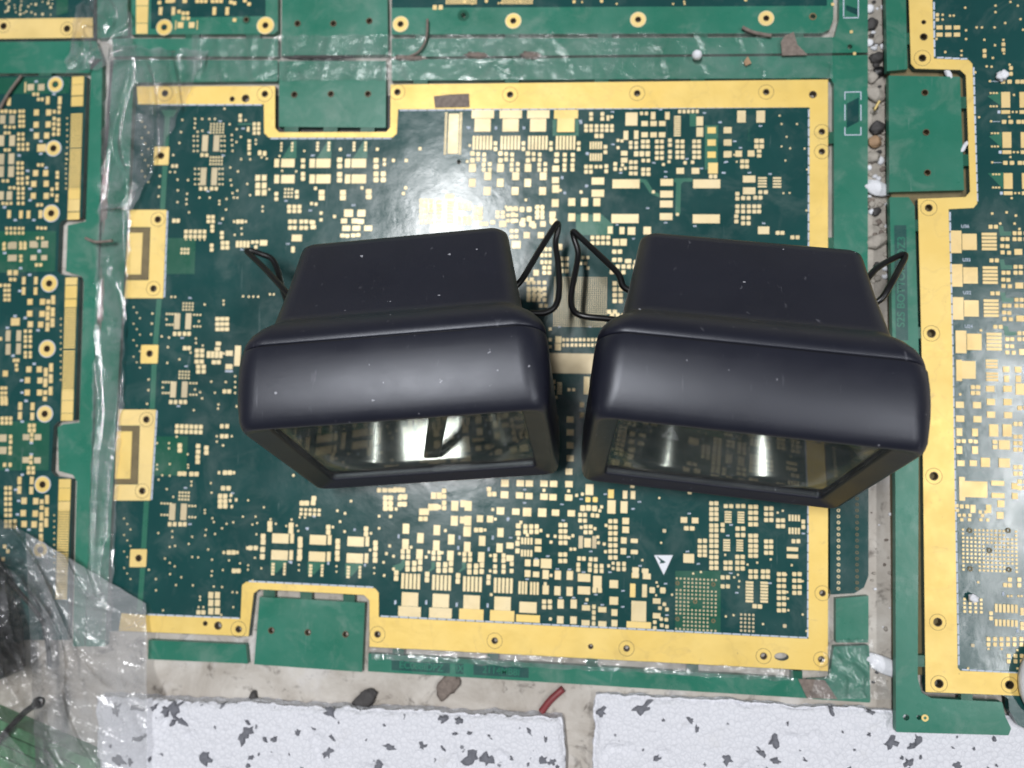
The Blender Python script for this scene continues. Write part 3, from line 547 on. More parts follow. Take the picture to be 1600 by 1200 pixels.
GR((657, 696), (82, 127, 165, 205, 255, 292, 335, 375, 415, 460, 502, 545, 586), 35, 35); L(34, 36, [(745, 250), (745, 292), (567, 375), (607, 375)]); GR((566, 606), (420, 455, 488), 35, 30)
for x, y in ((788, 150), (888, 153), (777, 370), (879, 372)): g(x, y, 58, 15, 1, 5, 0, 19.5)
GR((770, 812, 865, 906), (104,), 35, 34); GR((963, 1004), (110, 155, 200, 246), 38, 36); GR((1085, 1125), (122, 166, 212), 35); GR((1178, 1216), (215, 260), 35); g(1268, 195, 18, 55, 4, 1, 24, 0); g(1268, 296, 18, 55, 4, 1, 24, 0); L(32, 36, [(1375, 225), (1375, 266), (1298, 378), (1336, 378)])
GR((963, 1004), (335, 374, 415, 452, 492), 38, 34); GR((1085, 1123), (380, 422, 468), 35); L(95, 34, [(1290, 440), (1290, 496)]); GR((862, 905), (280, 330), 36); GR((768, 806), (545, 589), 35); GR((860, 901), (500, 545, 591), 36); GR((963, 1004, 1060, 1098), (614, 656), 35); GR((745, 786), (660, 730), 34)
g(955, 700, 65, 20, 1, 7, 0, 24.5); g(1070, 703, 65, 20, 1, 7, 0, 24.5); L(38, 36, [(995, 885), (1036, 888)]); GR((1185, 1224), (635, 681, 728, 775, 822, 870, 918), 35, 34); GR((1305, 1346), (635, 686, 735, 781), 35)
L(30, 30, [(215, 1010), (215, 1055), (270, 1035), (310, 1045), (255, 900), (290, 870), (310, 910), (265, 985), (305, 990)])
g(387, 668, 15, 15, 11, 14, 30.4, 30.2, 'copper', lambda i, j: (i in (0, 1, 9, 10) and j in (1, 2)) or (i in (0, 1, 9, 10) and j in (10, 11, 12)) or (4 <= i <= 6 and 6 <= j <= 7))
g(890, 950, 18, 18, 4, 5, 31.5, 31.5, 'copper')
D([(265, 390), (118, 525), (350, 795), (515, 630), (575, 618), (770, 965), (830, 955), (1015, 545), (1120, 520), (1285, 565), (765, 485), (940, 560), (1060, 1025), (1400, 1080), (1370, 950), (835, 660), (865, 640), (875, 690), (870, 735), (250, 40), (230, 700), (240, 730), (225, 800), (1250, 775), (1255, 825), (1258, 917), (1370, 690), (1240, 640), (1215, 140), (1175, 155)], 3.4)
L(28, 28, [(290, 297), (1230, 1040)], 'copper'); B.silk([(485, 162), (470, 458), (95, 70), (45, 125), (810, 250), (785, 335), (555, 555), (808, 628), (855, 780), (1115, 705), (1375, 318), (300, 710), (310, 955), (100, 570)])
for x, y in ((392, 705), (672, 715), (392, 985), (672, 1000), (530, 850)):
    X, Y = B.px(x, y); B.ring(X, Y, 1.5, 3.4, 'edge')
B.plate('triangle_logo', vp([(210, 487), (357, 487), (285, 642)]), 'logo', -.0001, .0001)
B.plate('triangle_logo_mark', vp([(228, 493), (300, 540), (290, 548), (250, 552), (262, 535)]), 'dark', 0.0, .00013)
for x, yy in ((1309, (861, 871, 895, 905, 914, 923)), ): pass
for i in range(18):
    for X in (1310, 1339):
        B.ring(X, 760+i*9.4, 1.4, 2.6, 'pad' if X < 1320 else 'edge', .0001, 'via_ring')
B.vw(790, 320, 2.727)
g(210, 310, 5.6, 5.6, 25, 24, 9.1, 9.0, 'copper'); g(280, 676, 212, 86, mat='copper'); L(28, 30, [(225, 575), (223, 606)]); GR((247, 264, 283, 300, 318, 335, 353, 370, 388), (575, 598), 13, 15); GR((138, 156), (8, 28, 48), 15); L(28, 28, [(200, 42), (205, 72), (90, 130), (150, 130)]); L(40, 34, [(45, 170)]); GR((26, 46), (112, 136), 17)
GR((155, 172, 189), (190, 215, 245), 14, 18); L(25, 28, [(130, 290), (230, 180)]); GR((165, 186), (268, 290), 18); GR((98, 120, 142, 166), (332, 358, 382, 405), 17, 18); GR((150, 172), (430,), 17); GR((238, 260), (230, 256, 282), 18); GR((370, 393, 415, 437), (140, 163), 18); L(30, 32, [(470, 160), (502, 160)]); GR((463, 487), (200, 235), 20); g(522, 240, 30, 20); GR((465, 490), (335, 360, 385, 410), 20)
L(32, 28, [(275, 915), (275, 970), (275, 1025), (275, 1080), (270, 1137)]); L(20, 24, [(215, 910), (215, 970), (215, 1025), (325, 852), (325, 896)]); g(345, 770, 26, 82); g(230, 760, 22, 6, 1, 6, 0, 9); L(14, 14, [(270, 788), (290, 788), (190, 530), (190, 575), (190, 605), (215, 820), (320, 250), (340, 250), (350, 270), (330, 225), (350, 225)])
GR((10, 28, 46), (20, 45, 68), 16); L(22, 24, [(100, 60), (70, 80), (120, 90), (70, 20), (100, 20)]); B.silk([(545, 145), (475, 85), (360, 520), (230, 520)], 20, 10)
# pads hidden from here but seen from a step aside: simple rows under and between the lamps
B.vw(0, 0, 1)
for (x0, x1, y0, y1, n) in ((470, 850, 400, 740, 150), (950, 1250, 400, 760, 130)):
    for _ in range(n):
        x, y = random.uniform(x0, x1), random.uniform(y0, y1); q = random.choice(((1, 2), (2, 2), (3, 2), (2, 1)))
        g(x, y, 7, 7, q[0], q[1], 9, 9)
# ghost via pattern left of the strip
for y0 in (190, 480, 810):
    for i in range(12): D([(222-(y0-190)*.045+(i % 3)*5, y0+i*8.6)], 2.4)
B.finish()
# ------------------------------------------------------------------ LEFT board
LB = Board('circuit_board', 0.0, .031, 'green circuit board with a column of gold edge fingers, left of the film-covered gap')
rings = [(87, 132.2, 11), (84, 232, 11), (80.5, 333.5, 12), (77.4, 443, 12), (74, 545, 12), (70.5, 646.7, 11.5), (67, 757, 11.5), (63.7, 859, 10.5)]
lbody = [(-90, 119), (135, 119), (128, 340), (98, 344), (93, 350), (90, 424), (96, 429), (124, 432), (117, 656), (90, 659), (84, 666), (80, 736), (86, 744), (112, 748), (106, 1000), (-90, 1000)]
LB.plate('board_body', lbody, 'dark', holes=[(x, y, 5.2) for x, y, r in rings])
for x, y, r in rings: LB.ring(x, y, 5.2, r, 'gold'); LB.ring(x, y, r, r+1.2, 'silk', .00014, 'ring_line'); LB.barrel(x, y, 5.2)
for pts in ([(-90, 121), (110, 121), (108, 146), (-90, 148)], [(-90, 361), (88, 361), (86, 424), (-90, 428)], [(-90, 657), (78, 659), (76, 735), (-90, 735)]): LB.plate('copper_area', pts, 'mid', *SHEET)
LB.plate('rail', [(140, 92), (160, 92), (157, 300), (148, 660), (132, 1010), (114, 1010), (120, 752), (114, 742), (92, 736), (90, 668), (98, 663), (124, 660), (131, 440), (128, 432), (103, 424), (106, 352), (134, 346), (142, 118)], 'light')
LB.plate('rail', [(-90, 66), (150, 64), (160, 92), (138, 114), (-90, 115)], 'light')
LB.plate('bridge', [(60, 112), (80, 112), (80, 121), (60, 121)], 'mid', -.0019, -.0001)
def fx(y): return 112.7-(y-120)*.0324+9.5
for y0, y1 in ((120, 132), (133, 149), (151, 166), (296, 311), (312, 330), (332, 343), (434, 445), (447, 466), (468, 480), (610, 625), (626.5, 645), (646.5, 657), (749, 762), (763.5, 782), (784, 796)):
    LB.vw(0, 0, 1); LB.g(fx((y0+y1)/2), (y0+y1)/2, 18.5, y1-y0, mat='gold')
for y0, y1, n in ((179, 229, 14), (234, 294, 17), (483, 543, 17), (549, 608, 17), (798, 860, 17), (865, 935, 19)):
    d = (y1-y0)/(n-1)
    for i in range(n): LB.g(fx(y0+i*d), y0+i*d, 18, d*.64, mat='gold')
g, L, GR, D = LB.g, LB.l, LB.grid, LB.dots
LB.vw(0, 110, 4.1379)
L(35, 40, [(237, 273), (316, 273), (235, 352), (313, 350), (237, 423), (303, 422), (232, 665), (297, 665), (220, 735), (300, 733), (217, 812), (300, 812)]); g(270, 502, 60, 50); L(25, 52, [(59, 203), (310, 195), (388, 195), (60, 930), (137, 932), (185, 932), (263, 930)]); L(42, 40, [(200, 110), (268, 110)], 'copper'); g(165, 110, 10, 70)
GR((130, 153), (265, 297, 330, 360), 20, 22); GR((122, 150), (413, 445, 480, 510), 20, 22); GR((118, 145), (600, 632, 665, 700, 730), 20, 22); GR((120, 150), (765, 795, 825, 860), 20, 22); L(20, 22, [(180, 478), (180, 510), (178, 695), (178, 728), (220, 155), (245, 155), (250, 188), (275, 188), (250, 612), (275, 612), (245, 870), (270, 870)]); GR((45, 72, 98, 125, 150), (1022, 1052), 18, 20)
L(22, 24, [(352, 268), (383, 270), (352, 312), (380, 320), (350, 346), (380, 350), (350, 378), (380, 385), (348, 413), (378, 412), (338, 770), (370, 735), (370, 763), (338, 805), (370, 812), (368, 840), (372, 690), (372, 662), (385, 240), (15, 265), (40, 265), (70, 268), (96, 268)])
L(35, 52, [(18, 318), (80, 318), (8, 810), (62, 810)], 'copper'); L(36, 66, [(10, 455), (80, 455), (10, 575), (75, 572), (8, 655), (73, 655)], 'copper'); L(20, 20, [(35, 365), (65, 368), (92, 368), (35, 515), (60, 515), (22, 715), (50, 715), (65, 760), (92, 760), (20, 860), (45, 862), (72, 860), (35, 405), (60, 405), (245, 1018), (270, 1020), (295, 1020), (245, 1085), (275, 1085), (30, 1120), (30, 1150)]); L(44, 40, [(85, 1130), (215, 1125), (290, 1125)], 'copper'); GR((135, 162), (1115, 1147), 18)
for i in range(8): D([(435, 310+i*38), (428, 540+i*32)], 2.4)
LB.silk([(235, 72), (205, 385), (265, 458), (265, 540), (125, 550), (180, 650), (195, 765), (195, 840), (100, 968), (220, 968), (350, 155), (300, 630), (30, 885), (255, 1165)], 26, 13)
LB.vw(0, 380, 4.615)
L(27, 56, [(173, 270), (260, 270), (172, 345), (258, 345)]); L(40, 43, [(218, 423), (308, 423), (216, 508), (305, 510), (220, 585), (295, 587), (210, 910), (285, 910), (200, 988), (290, 990), (198, 1077), (287, 1077), (40, 940)])
L(30, 32, [(350, 423), (385, 425), (385, 393), (348, 468), (382, 480), (345, 508), (382, 513), (345, 541), (380, 557), (345, 587), (380, 590), (343, 620), (332, 915), (370, 912), (370, 882), (332, 947), (368, 960), (330, 990), (368, 993), (328, 1022), (366, 1050), (328, 1077), (366, 1080), (325, 1122)])
g(112, 567, 68, 55); L(34, 74, [(60, 668), (137, 668), (60, 765), (135, 762)], 'copper'); GR((185, 220), (635, 675, 706, 745, 790, 818), 25, 25); GR((15, 42), (1045, 1080, 1112, 1145), 25); GR((38, 66), (305, 340, 375, 408), 25); L(34, 37, [(72, 213), (115, 213)]); L(25, 25, [(78, 262), (108, 262), (152, 95), (152, 125), (265, 157), (295, 157), (105, 845), (130, 845), (120, 880), (122, 912), (152, 10), (152, 35), (182, 10), (182, 35), (30, 10), (30, 40), (5, 305), (5, 690)]); L(65, 44, [(90, 20), (90, 107)], 'copper'); L(42, 35, [(255, 15), (325, 12), (243, 105), (320, 105)], 'copper')
for i in range(11): D([(440, 545+i*44)], 2.4)
LB.silk([(215, 228), (145, 345), (183, 540), (275, 628), (55, 610), (95, 812), (248, 870), (158, 990), (160, 1077), (190, 1138), (110, 525), (285, 60), (150, 180), (35, 72)], 26, 14)
LB.vw(0, 620, 4)
L(26, 48, [(128, 58), (205, 60), (126, 118), (203, 122), (123, 523), (200, 523), (122, 582), (197, 585)]); GR((15, 42, 68), (135, 163), 22, 24); GR((187, 214), (180, 210), 24, 26); L(42, 35, [(165, 252), (238, 252), (163, 395), (235, 397)], 'copper'); L(45, 42, [(20, 258), (20, 335)], 'copper'); L(22, 26, [(68, 250), (68, 282), (65, 320), (65, 350), (200, 238), (200, 270), (195, 378), (195, 410), (30, 425), (65, 425)]); GR((180, 208), (445, 473), 24)
L(36, 40, [(152, 650), (225, 652), (147, 727), (222, 730), (152, 795), (215, 797)]); L(26, 28, [(262, 655), (295, 628), (295, 655), (262, 692), (260, 735), (293, 705), (293, 733), (260, 760), (290, 772), (290, 800), (258, 800), (258, 830), (257, 870), (257, 900)]); GR((38, 65), (570, 603, 637, 670, 707, 740, 780, 808), 22, 24); L(22, 24, [(95, 778), (95, 810), (30, 935), (50, 965), (20, 1015), (15, 20), (40, 20), (15, 42), (40, 42)])
for i in range(10): D([(340, 740+i*37)], 2.4)
LB.silk([(165, 25), (140, 155), (197, 288), (197, 358), (45, 457), (140, 487), (100, 580), (118, 650), (110, 735), (182, 830)], 26, 14)
LB.padmat = 'padg'; LB.finish()
# ------------------------------------------------------------------ RIGHT board (raised on a backing board and the foam)
RZ = .0035
RB = Board('circuit_board', RZ, 0.0, 'dark green circuit board with gold border standing higher at the right, beyond the gravel-filled gap')
rh = [(1443, 35, 3.6), (1443, 58, 6), (1441, 91, 6), (1451, 325, 6), (1455, 521, 7), (1459, 744, 7), (1465, 972, 7), (1467, 1068, 7), (1577, 1070, 7), (1416, 1121, 5), (1436, 1121, 4)]
gap_in = [(1440, 110), (1500, 110), (1510, 120), (1516, 300), (1508, 309), (1434, 311)]
rbody = [(1418, -60), (1423, 100), (1430, 108), (1500, 110), (1509, 118), (1515.5, 300), (1508, 308.5), (1434, 311), (1440, 560), (1446, 1082), (1570, 1087), (1576, 1093), (1577, 1110), (1590, 1132), (1605, 1141), (1720, 1146), (1720, -60)]
RB.plate('board_body', rbody, 'dark', holes=rh[:9])
rgold = [(1418, -60), (1423, 100), (1430, 107.5), (1500, 109.5), (1509, 118), (1515.5, 300), (1508, 308), (1434, 311), (1440, 560), (1446, 1081), (1572, 1086), (1640, 1089), (1640, 1054),
         (1500, 1048), (1496, 1043), (1488, 560), (1482, 327), (1521, 325), (1526.5, 318), (1519, 100), (1513, 94), (1459, 92), (1455, -60)]
RB.plate('gold_border', rgold, 'gold', -.0001, .00013, holes=[(x, y, r+.3) for x, y, r in rh[:9]])
for i, (x, y, r) in enumerate(rh[:9]):
    RB.barrel(x, y, r)
    if i > 1: RB.ring(x, y, 12.6, 13.3, 'edge', .000145, 'ring_line')
RB.plate('rail', [(1383, -60), (1414, -60), (1418, 108), (1386, 111)], 'light')
RB.plate('rail', [(1390, 308), (1420, 308), (1429, 322), (1436, 560), (1434, 1060), (1440, 1082), (1455, 1091), (1566, 1097), (1571, 1120), (1580, 1138), (1576, 1149), (1400, 1144), (1399, 760)], 'light', holes=rh[9:], r=2)
RB.ring(1445, 1121.5, 2.4, 5.6, 'gold')
hs = [(1445, 145, 5.5), (1447, 207, 5.5), (1449, 270, 5.5)]
RB.plate('breakaway_coupon', [(1388.5, 118), (1500, 120), (1506.5, 297), (1389.5, 300)], 'light', holes=hs)
for x, y, r in hs: RB.barrel(x, y, r)
for x, y in ((1416, 60), (1504, 160), (1506, 250), (1425, 352), (1434, 520), (1437, 1033)):
    RB.plate('bridge', [(x-10, y-9), (x+10, y-9), (x+10, y+9), (x-10, y+9)], 'mid', -.0019, -.0001)
RB.plate('bridge', [(1502, 1082), (1520, 1083), (1520, 1099), (1502, 1098)], 'mid', -.0019, -.0001)
bk = RB.plate('backing_board', [(1393, -55), (1720, -55), (1720, 1058), (1406, 1058)], 'edge', -.0055, -.0021, label='brown laminate backing board under the raised board')
RB.plate('lettering_window', [(1397, 352), (1416, 352), (1419, 532), (1400, 532)], 'text', *SHEET)
RB.text('S2S BOTTOM IOZ3', 1408.5, 440, 17, math.radians(90)-.01, 'light', 1.05)
for a, e, n in (((1459, 2), (1460, 90), 6), ((1521, 104), (1527, 316), 14), ((1484, 330), (1498, 1040), 44), ((1502, 1046), (1600, 1052), 8), ((1484, 325.5), (1519, 323.5), 3), ((1463, 90), (1512, 92.5), 4)): dashes(RB, a, e, n, 2.6)
g, L, GR, D = RB.g, RB.l, RB.grid, RB.dots
RB.vw(1430, 0, 3.636)
for pts in ([(410, 548), (485, 520), (485, 600)], [(418, 775), (492, 750), (492, 840)], [(412, 985), (500, 980), (500, 1075)]): RB.plate('copper_wedge', [RB.px(x, y) for x, y in pts], 'trace', *SHEET)
GR((137, 187, 236), (157, 198), 38, 26); L(20, 22, [(125, 85), (125, 112)]); L(22, 25, [(393, 290), (393, 318), (500, 253), (500, 284), (543, 388), (543, 420)])
for y in (0, 228, 461):
    x = 513+y*.03; g(x, 568+y, 54, 104); g(x, 637+y, 54, 24); g(x+104, 568+y, 54, 104); g(x+104, 637+y, 54, 24)
    L(27, 26, [(x-16, 465+y), (x+22, 465+y), (x+67, 465+y), (x+95, 465+y), (x+135, 465+y)]); g(x-85, 530+y, 13, 12, 3, 1, 17, 0); g(x-85, 605+y, 13, 12, 3, 1, 17, 0); D([(x-90, 462+y), (x+40, 637+y), (x+62, 637+y), (x+20, 665+y)], 3.5); g(x-38, 637+y, 16, 18, mat='silk'); g(x-60, 463+y, 46, 3, mat='silk')
D([(283, 45), (455, 33), (455, 70), (582, 33), (597, 110), (540, 12), (510, 132), (348, 157), (378, 157), (450, 157), (288, 173), (288, 223), (170, 297), (262, 290), (262, 315), (392, 227), (452, 258), (440, 330), (405, 378), (433, 380), (340, 412), (362, 667), (560, 540), (612, 170), (155, 85), (155, 112), (197, 90), (218, 90), (120, 222), (500, 228), (503, 305), (535, 368)], 3.6)
RB.vw(1440, 320, 4)
for i, (y, x) in enumerate(((232, 0), (442, 6), (648, 12), (857, 30))):
    g(215+x, y, 72, 160); g(298+x, y, 98, 116); g(421+x, y-48, 101, 20, 1, 5, 0, 24.5); L(27, 28, [(430+x, y-94), (463+x, y-94), (505+x, y-17), (535+x, y-17), (503+x, y+26), (535+x, y+28), (505+x, y+66), (545+x, y+68), (580+x, y-54), (612+x, y-54), (580+x, y-17), (612+x, y-17), (650+x, y-54), (650+x, y-17)]); g(603+x, y+63, 52, 42)
    RB.plate('copper_trace', [RB.px(a+x, b_+y) for a, b_ in ((480, -100), (508, -100), (515, -65), (560, -65), (560, -40), (490, -38))], 'trace', *SHEET)
g(233, 1035, 38, 150); g(292, 1032, 96, 125); g(437, 975, 80, 17, 1, 3, 0, 21); g(440, 1055, 80, 17, 1, 3, 0, 21); L(42, 40, [(527, 1028), (602, 1030)]); L(34, 46, [(530, 1088), (604, 1088)]); L(56, 42, [(428, 1150), (536, 1150)]); g(614, 1152, 58, 80); GR((320, 352), (1140, 1176), 29); D([(440, 55), (530, 48), (588, 68), (490, 118), (580, 118), (610, 152), (370, 785), (240, 1185)], 4)
for t, x, y in (('U36', 272, 135), ('U33', 281, 345), ('U32', 284, 550), ('U24', 294, 760)):
    X, Y = RB.px(x, y); RB.text(t, X, Y, 7.5, 0, 'silk')
RB.vw(1440, 600, 4)
L(54, 44, [(238, 130), (345, 132), (432, 112), (537, 113), (240, 217), (348, 220), (433, 192), (540, 195)]); L(38, 54, [(235, 300), (333, 303), (235, 412), (333, 413)]); L(60, 86, [(450, 290), (534, 290)]); L(27, 26, [(230, 357), (262, 357), (305, 357), (337, 360)]); L(32, 28, [(458, 362), (458, 394)]); g(516, 380, 74, 66); L(48, 40, [(245, 495), (322, 495)]); g(398, 490, 60, 64); g(516, 493, 74, 64)
g(330, 658, 170, 112); g(252, 655, 38, 166); L(86, 34, [(475, 620), (477, 697)]); L(38, 42, [(580, 638), (582, 700)]); L(46, 48, [(495, 748), (490, 821)]); L(34, 56, [(320, 780), (418, 780)]); L(26, 28, [(250, 765), (284, 765)]); L(21, 22, [(235, 820), (250, 848), (265, 820), (300, 820), (298, 848), (365, 800), (380, 822), (370, 848), (400, 800), (412, 850), (220, 760), (222, 790)]); GR((585, 616), (250, 330, 370, 410, 520, 560), 27, 30); GR((612, 648), (150, 610, 650), 30)
g(258, 910, 14.5, 14.5, 14, 11, 25.3, 25.8, 'pad', lambda i, j: (i in (1, 2) and j in (0, 1)) or (i in (11, 12) and j in (0, 1)) or (i in (6, 7) and j in (4, 5)) or (i in (1, 2, 3) and j in (9, 10)) or (i in (11, 12) and j in (9, 10)))
for x, y in ((300, 915), (540, 915), (423, 1040), (303, 1155), (545, 1160)):
    X, Y = RB.px(x, y); RB.ring(X, Y, 2, 4.2, 'edge')
RB.vw(1340, 760, 2.727)
g(455, 480, 12, 12, 4, 4, 23.5, 18); L(18, 20, [(648, 397), (648, 421), (688, 397), (688, 421), (628, 420)]); g(590, 518, 12, 40, 6, 1, 17, 0); g(590, 580, 12, 32, 6, 1, 17, 0); L(16, 18, [(568, 540), (568, 562), (700, 525), (700, 541), (700, 585), (700, 603)]); GR((557, 585, 612, 640, 668, 697), (650, 673), 17, 19); GR((643, 672, 699), (722, 745), 17, 19); D([(557, 692), (613, 692), (680, 697), (640, 467), (655, 467), (685, 467), (698, 467), (513, 408), (470, 775), (680, 775)], 3.5)
g(490, 677, 14, 14, mat='copper'); RB.silk([(620, 457), (680, 615)], 16, 24)
RB.padmat = 'padg'; RB.finish()
# ------------------------------------------------------------------ TOP boards
TB = Board('circuit_board', 0.0, 0.0, 'green circuit board along the top edge with a row of gold-ringed holes')
tr_ = [(626, 38, 12), (802, 33, 12), (997, 31, 12), (1197, 29, 12), (415, 40, 13), (257, 43, 12)]
TB.plate('board_body', [(612, -80), (1302, -80), (1302, 30), (1296, 46), (1284, 52), (612, 54)], 'light', holes=[(x, y, 5) for x, y, r in tr_[:4]]+[(724, 24, 4), (1270, 26, 4)])
TB.plate('board_body', [(205, -80), (434, -80), (434, 48), (428, 53), (205, 54)], 'light', holes=[(x, y, 5) for x, y, r in tr_[4:]]+[(385, 31, 4)])
TB.plate('dark_field', [(612, -80), (1292, -80), (1292, 9), (880, 11), (612, 12)], 'dark', *SHEET); TB.plate('dark_field', [(236, -80), (415, -80), (415, 25), (300, 27), (268, 20), (268, 45), (236, 45)], 'dark', *SHEET)
for x, y, r in tr_: TB.ring(x, y, 5, r-1, 'gold'); TB.ring(x, y, r-1, r+.6, 'pad', .00016, 'ring_line'); TB.barrel(x, y, 5)
TB.ring(724, 24, 4, 9, 'mid', .0001); TB.ring(1270, 26, 4, 6, 'edge', .0001); TB.barrel(385, 31, 4); TB.ring(385, 31, 4, 6.5, 'mid', .0001)
TB.plate('rail', [(612, 60), (1304, 58), (1311, 30), (1312, -80), (1356, -80), (1356, 82), (1288, 83), (612, 89)], 'light', holes=[(1328, 73, 4), (1329, 105-20, 4)][:1])
TB.plate('rail', [(176, 60), (434, 60), (434, 88), (176, 88)], 'light'); TB.plate('rail', [(152, -80), (199, -80), (199, 56), (152, 60)], 'light')
hs = [(465, 37, 5), (521, 37, 5), (577, 33, 5)]
TB.plate('breakaway_coupon', [(441, -80), (604, -80), (606.5, 85.5), (439.6, 87)], 'light', holes=hs)
for x, y, r in hs: TB.barrel(x, y, r)
for x in (660, 800, 945, 1095, 1245, 300, 395): TB.plate('bridge', [(x-11, 50), (x+11, 50), (x+11, 63), (x-11, 63)], 'mid', -.0019, -.0001)
TB.plate('edge_finger', [(213, -80), (233, -80), (232, 9), (213, 9)], 'gold', -.0001, .00013); TB.plate('edge_finger', [(213, 10), (232, 10), (231, 36), (213, 36)], 'gold', -.0001, .00013); TB.plate('edge_finger', [(213, 37), (231, 37), (231, 53), (213, 53)], 'gold', -.0001, .00013)
TB.plate('dark_window', [(1322, 8), (1340, 14), (1340, 24), (1322, 16)], 'dark', *SHEET)
g, L, GR, D = TB.g, TB.l, TB.grid, TB.dots
TB.vw(0, 0, 2.2857)
L(14, 30, [(574, 40), (620, 40), (766, 40), (812, 40)]); L(14, 14, [(640, 42), (655, 48), (670, 48), (655, 66), (672, 66), (598, 5), (620, 3), (705, 5), (720, 5), (735, 5), (760, 5), (775, 5), (790, 5), (825, 8), (838, 12), (875, 3), (890, 15), (838, 72), (570, 10), (662, 5)]); L(22, 22, [(645, 90), (685, 90)]); g(628, 90, 4, 34); g(705, 90, 4, 34)
L(16, 18, [(1553, 27), (1574, 27), (660, 3), (612, 3)])
for i in range(16): g(1495+i*7+100, 4, 4.5, 26); g(1795+i*7, 4, 4.5, 26)
for i in range(9): D([(1610+random.uniform(0, 1200), random.uniform(2, 15))], 3)
TB.vw(0, 0, 1); D([(1330, 50), (1301, 7), (897, 3), (940, 2), (1165, 0), (1335, 84), (760, 2), (726, 3)], 5)
for X in (1318, 1341): TB.boxes.append((*P(X, 12).to_2d(), .0003, 30*.0002, 'silk'))
TB.boxes.append((*P(1329.5, 28).to_2d(), 24*.0002, .0003, 'silk'))
TB.padmat = 'padg'; TB.finish()
UB = Board('circuit_board', 0.0, .02, 'corner of a dark circuit board with a dusty gold bar, top left')
UB.plate('board_body', [(-90, -80), (146, -80), (146, 60), (-90, 63)], 'dark', holes=[(105, 45, 5), (6, 41, 5)])
UB.plate('gold_border', [(-90, 31), (145, 28), (145.5, 59), (-90, 62)], 'gold', -.0001, .00013, holes=[(105, 45, 5.3), (6, 41, 5.3)])
for x, y in ((105, 45), (6, 41)): UB.barrel(x, y, 5); UB.ring(x, y, 9.5, 10.2, 'edge', .000145, 'ring_line')
UB.plate('copper_area', [(88, -80), (108, -80), (106, 20), (88, 24)], 'mid', *SHEET)
UB.vw(0, 0, 1)
for _ in range(60): UB.dots([(random.uniform(2, 86), random.uniform(-20, 24))], random.choice((2.2, 3, 4)))
UB.finish()
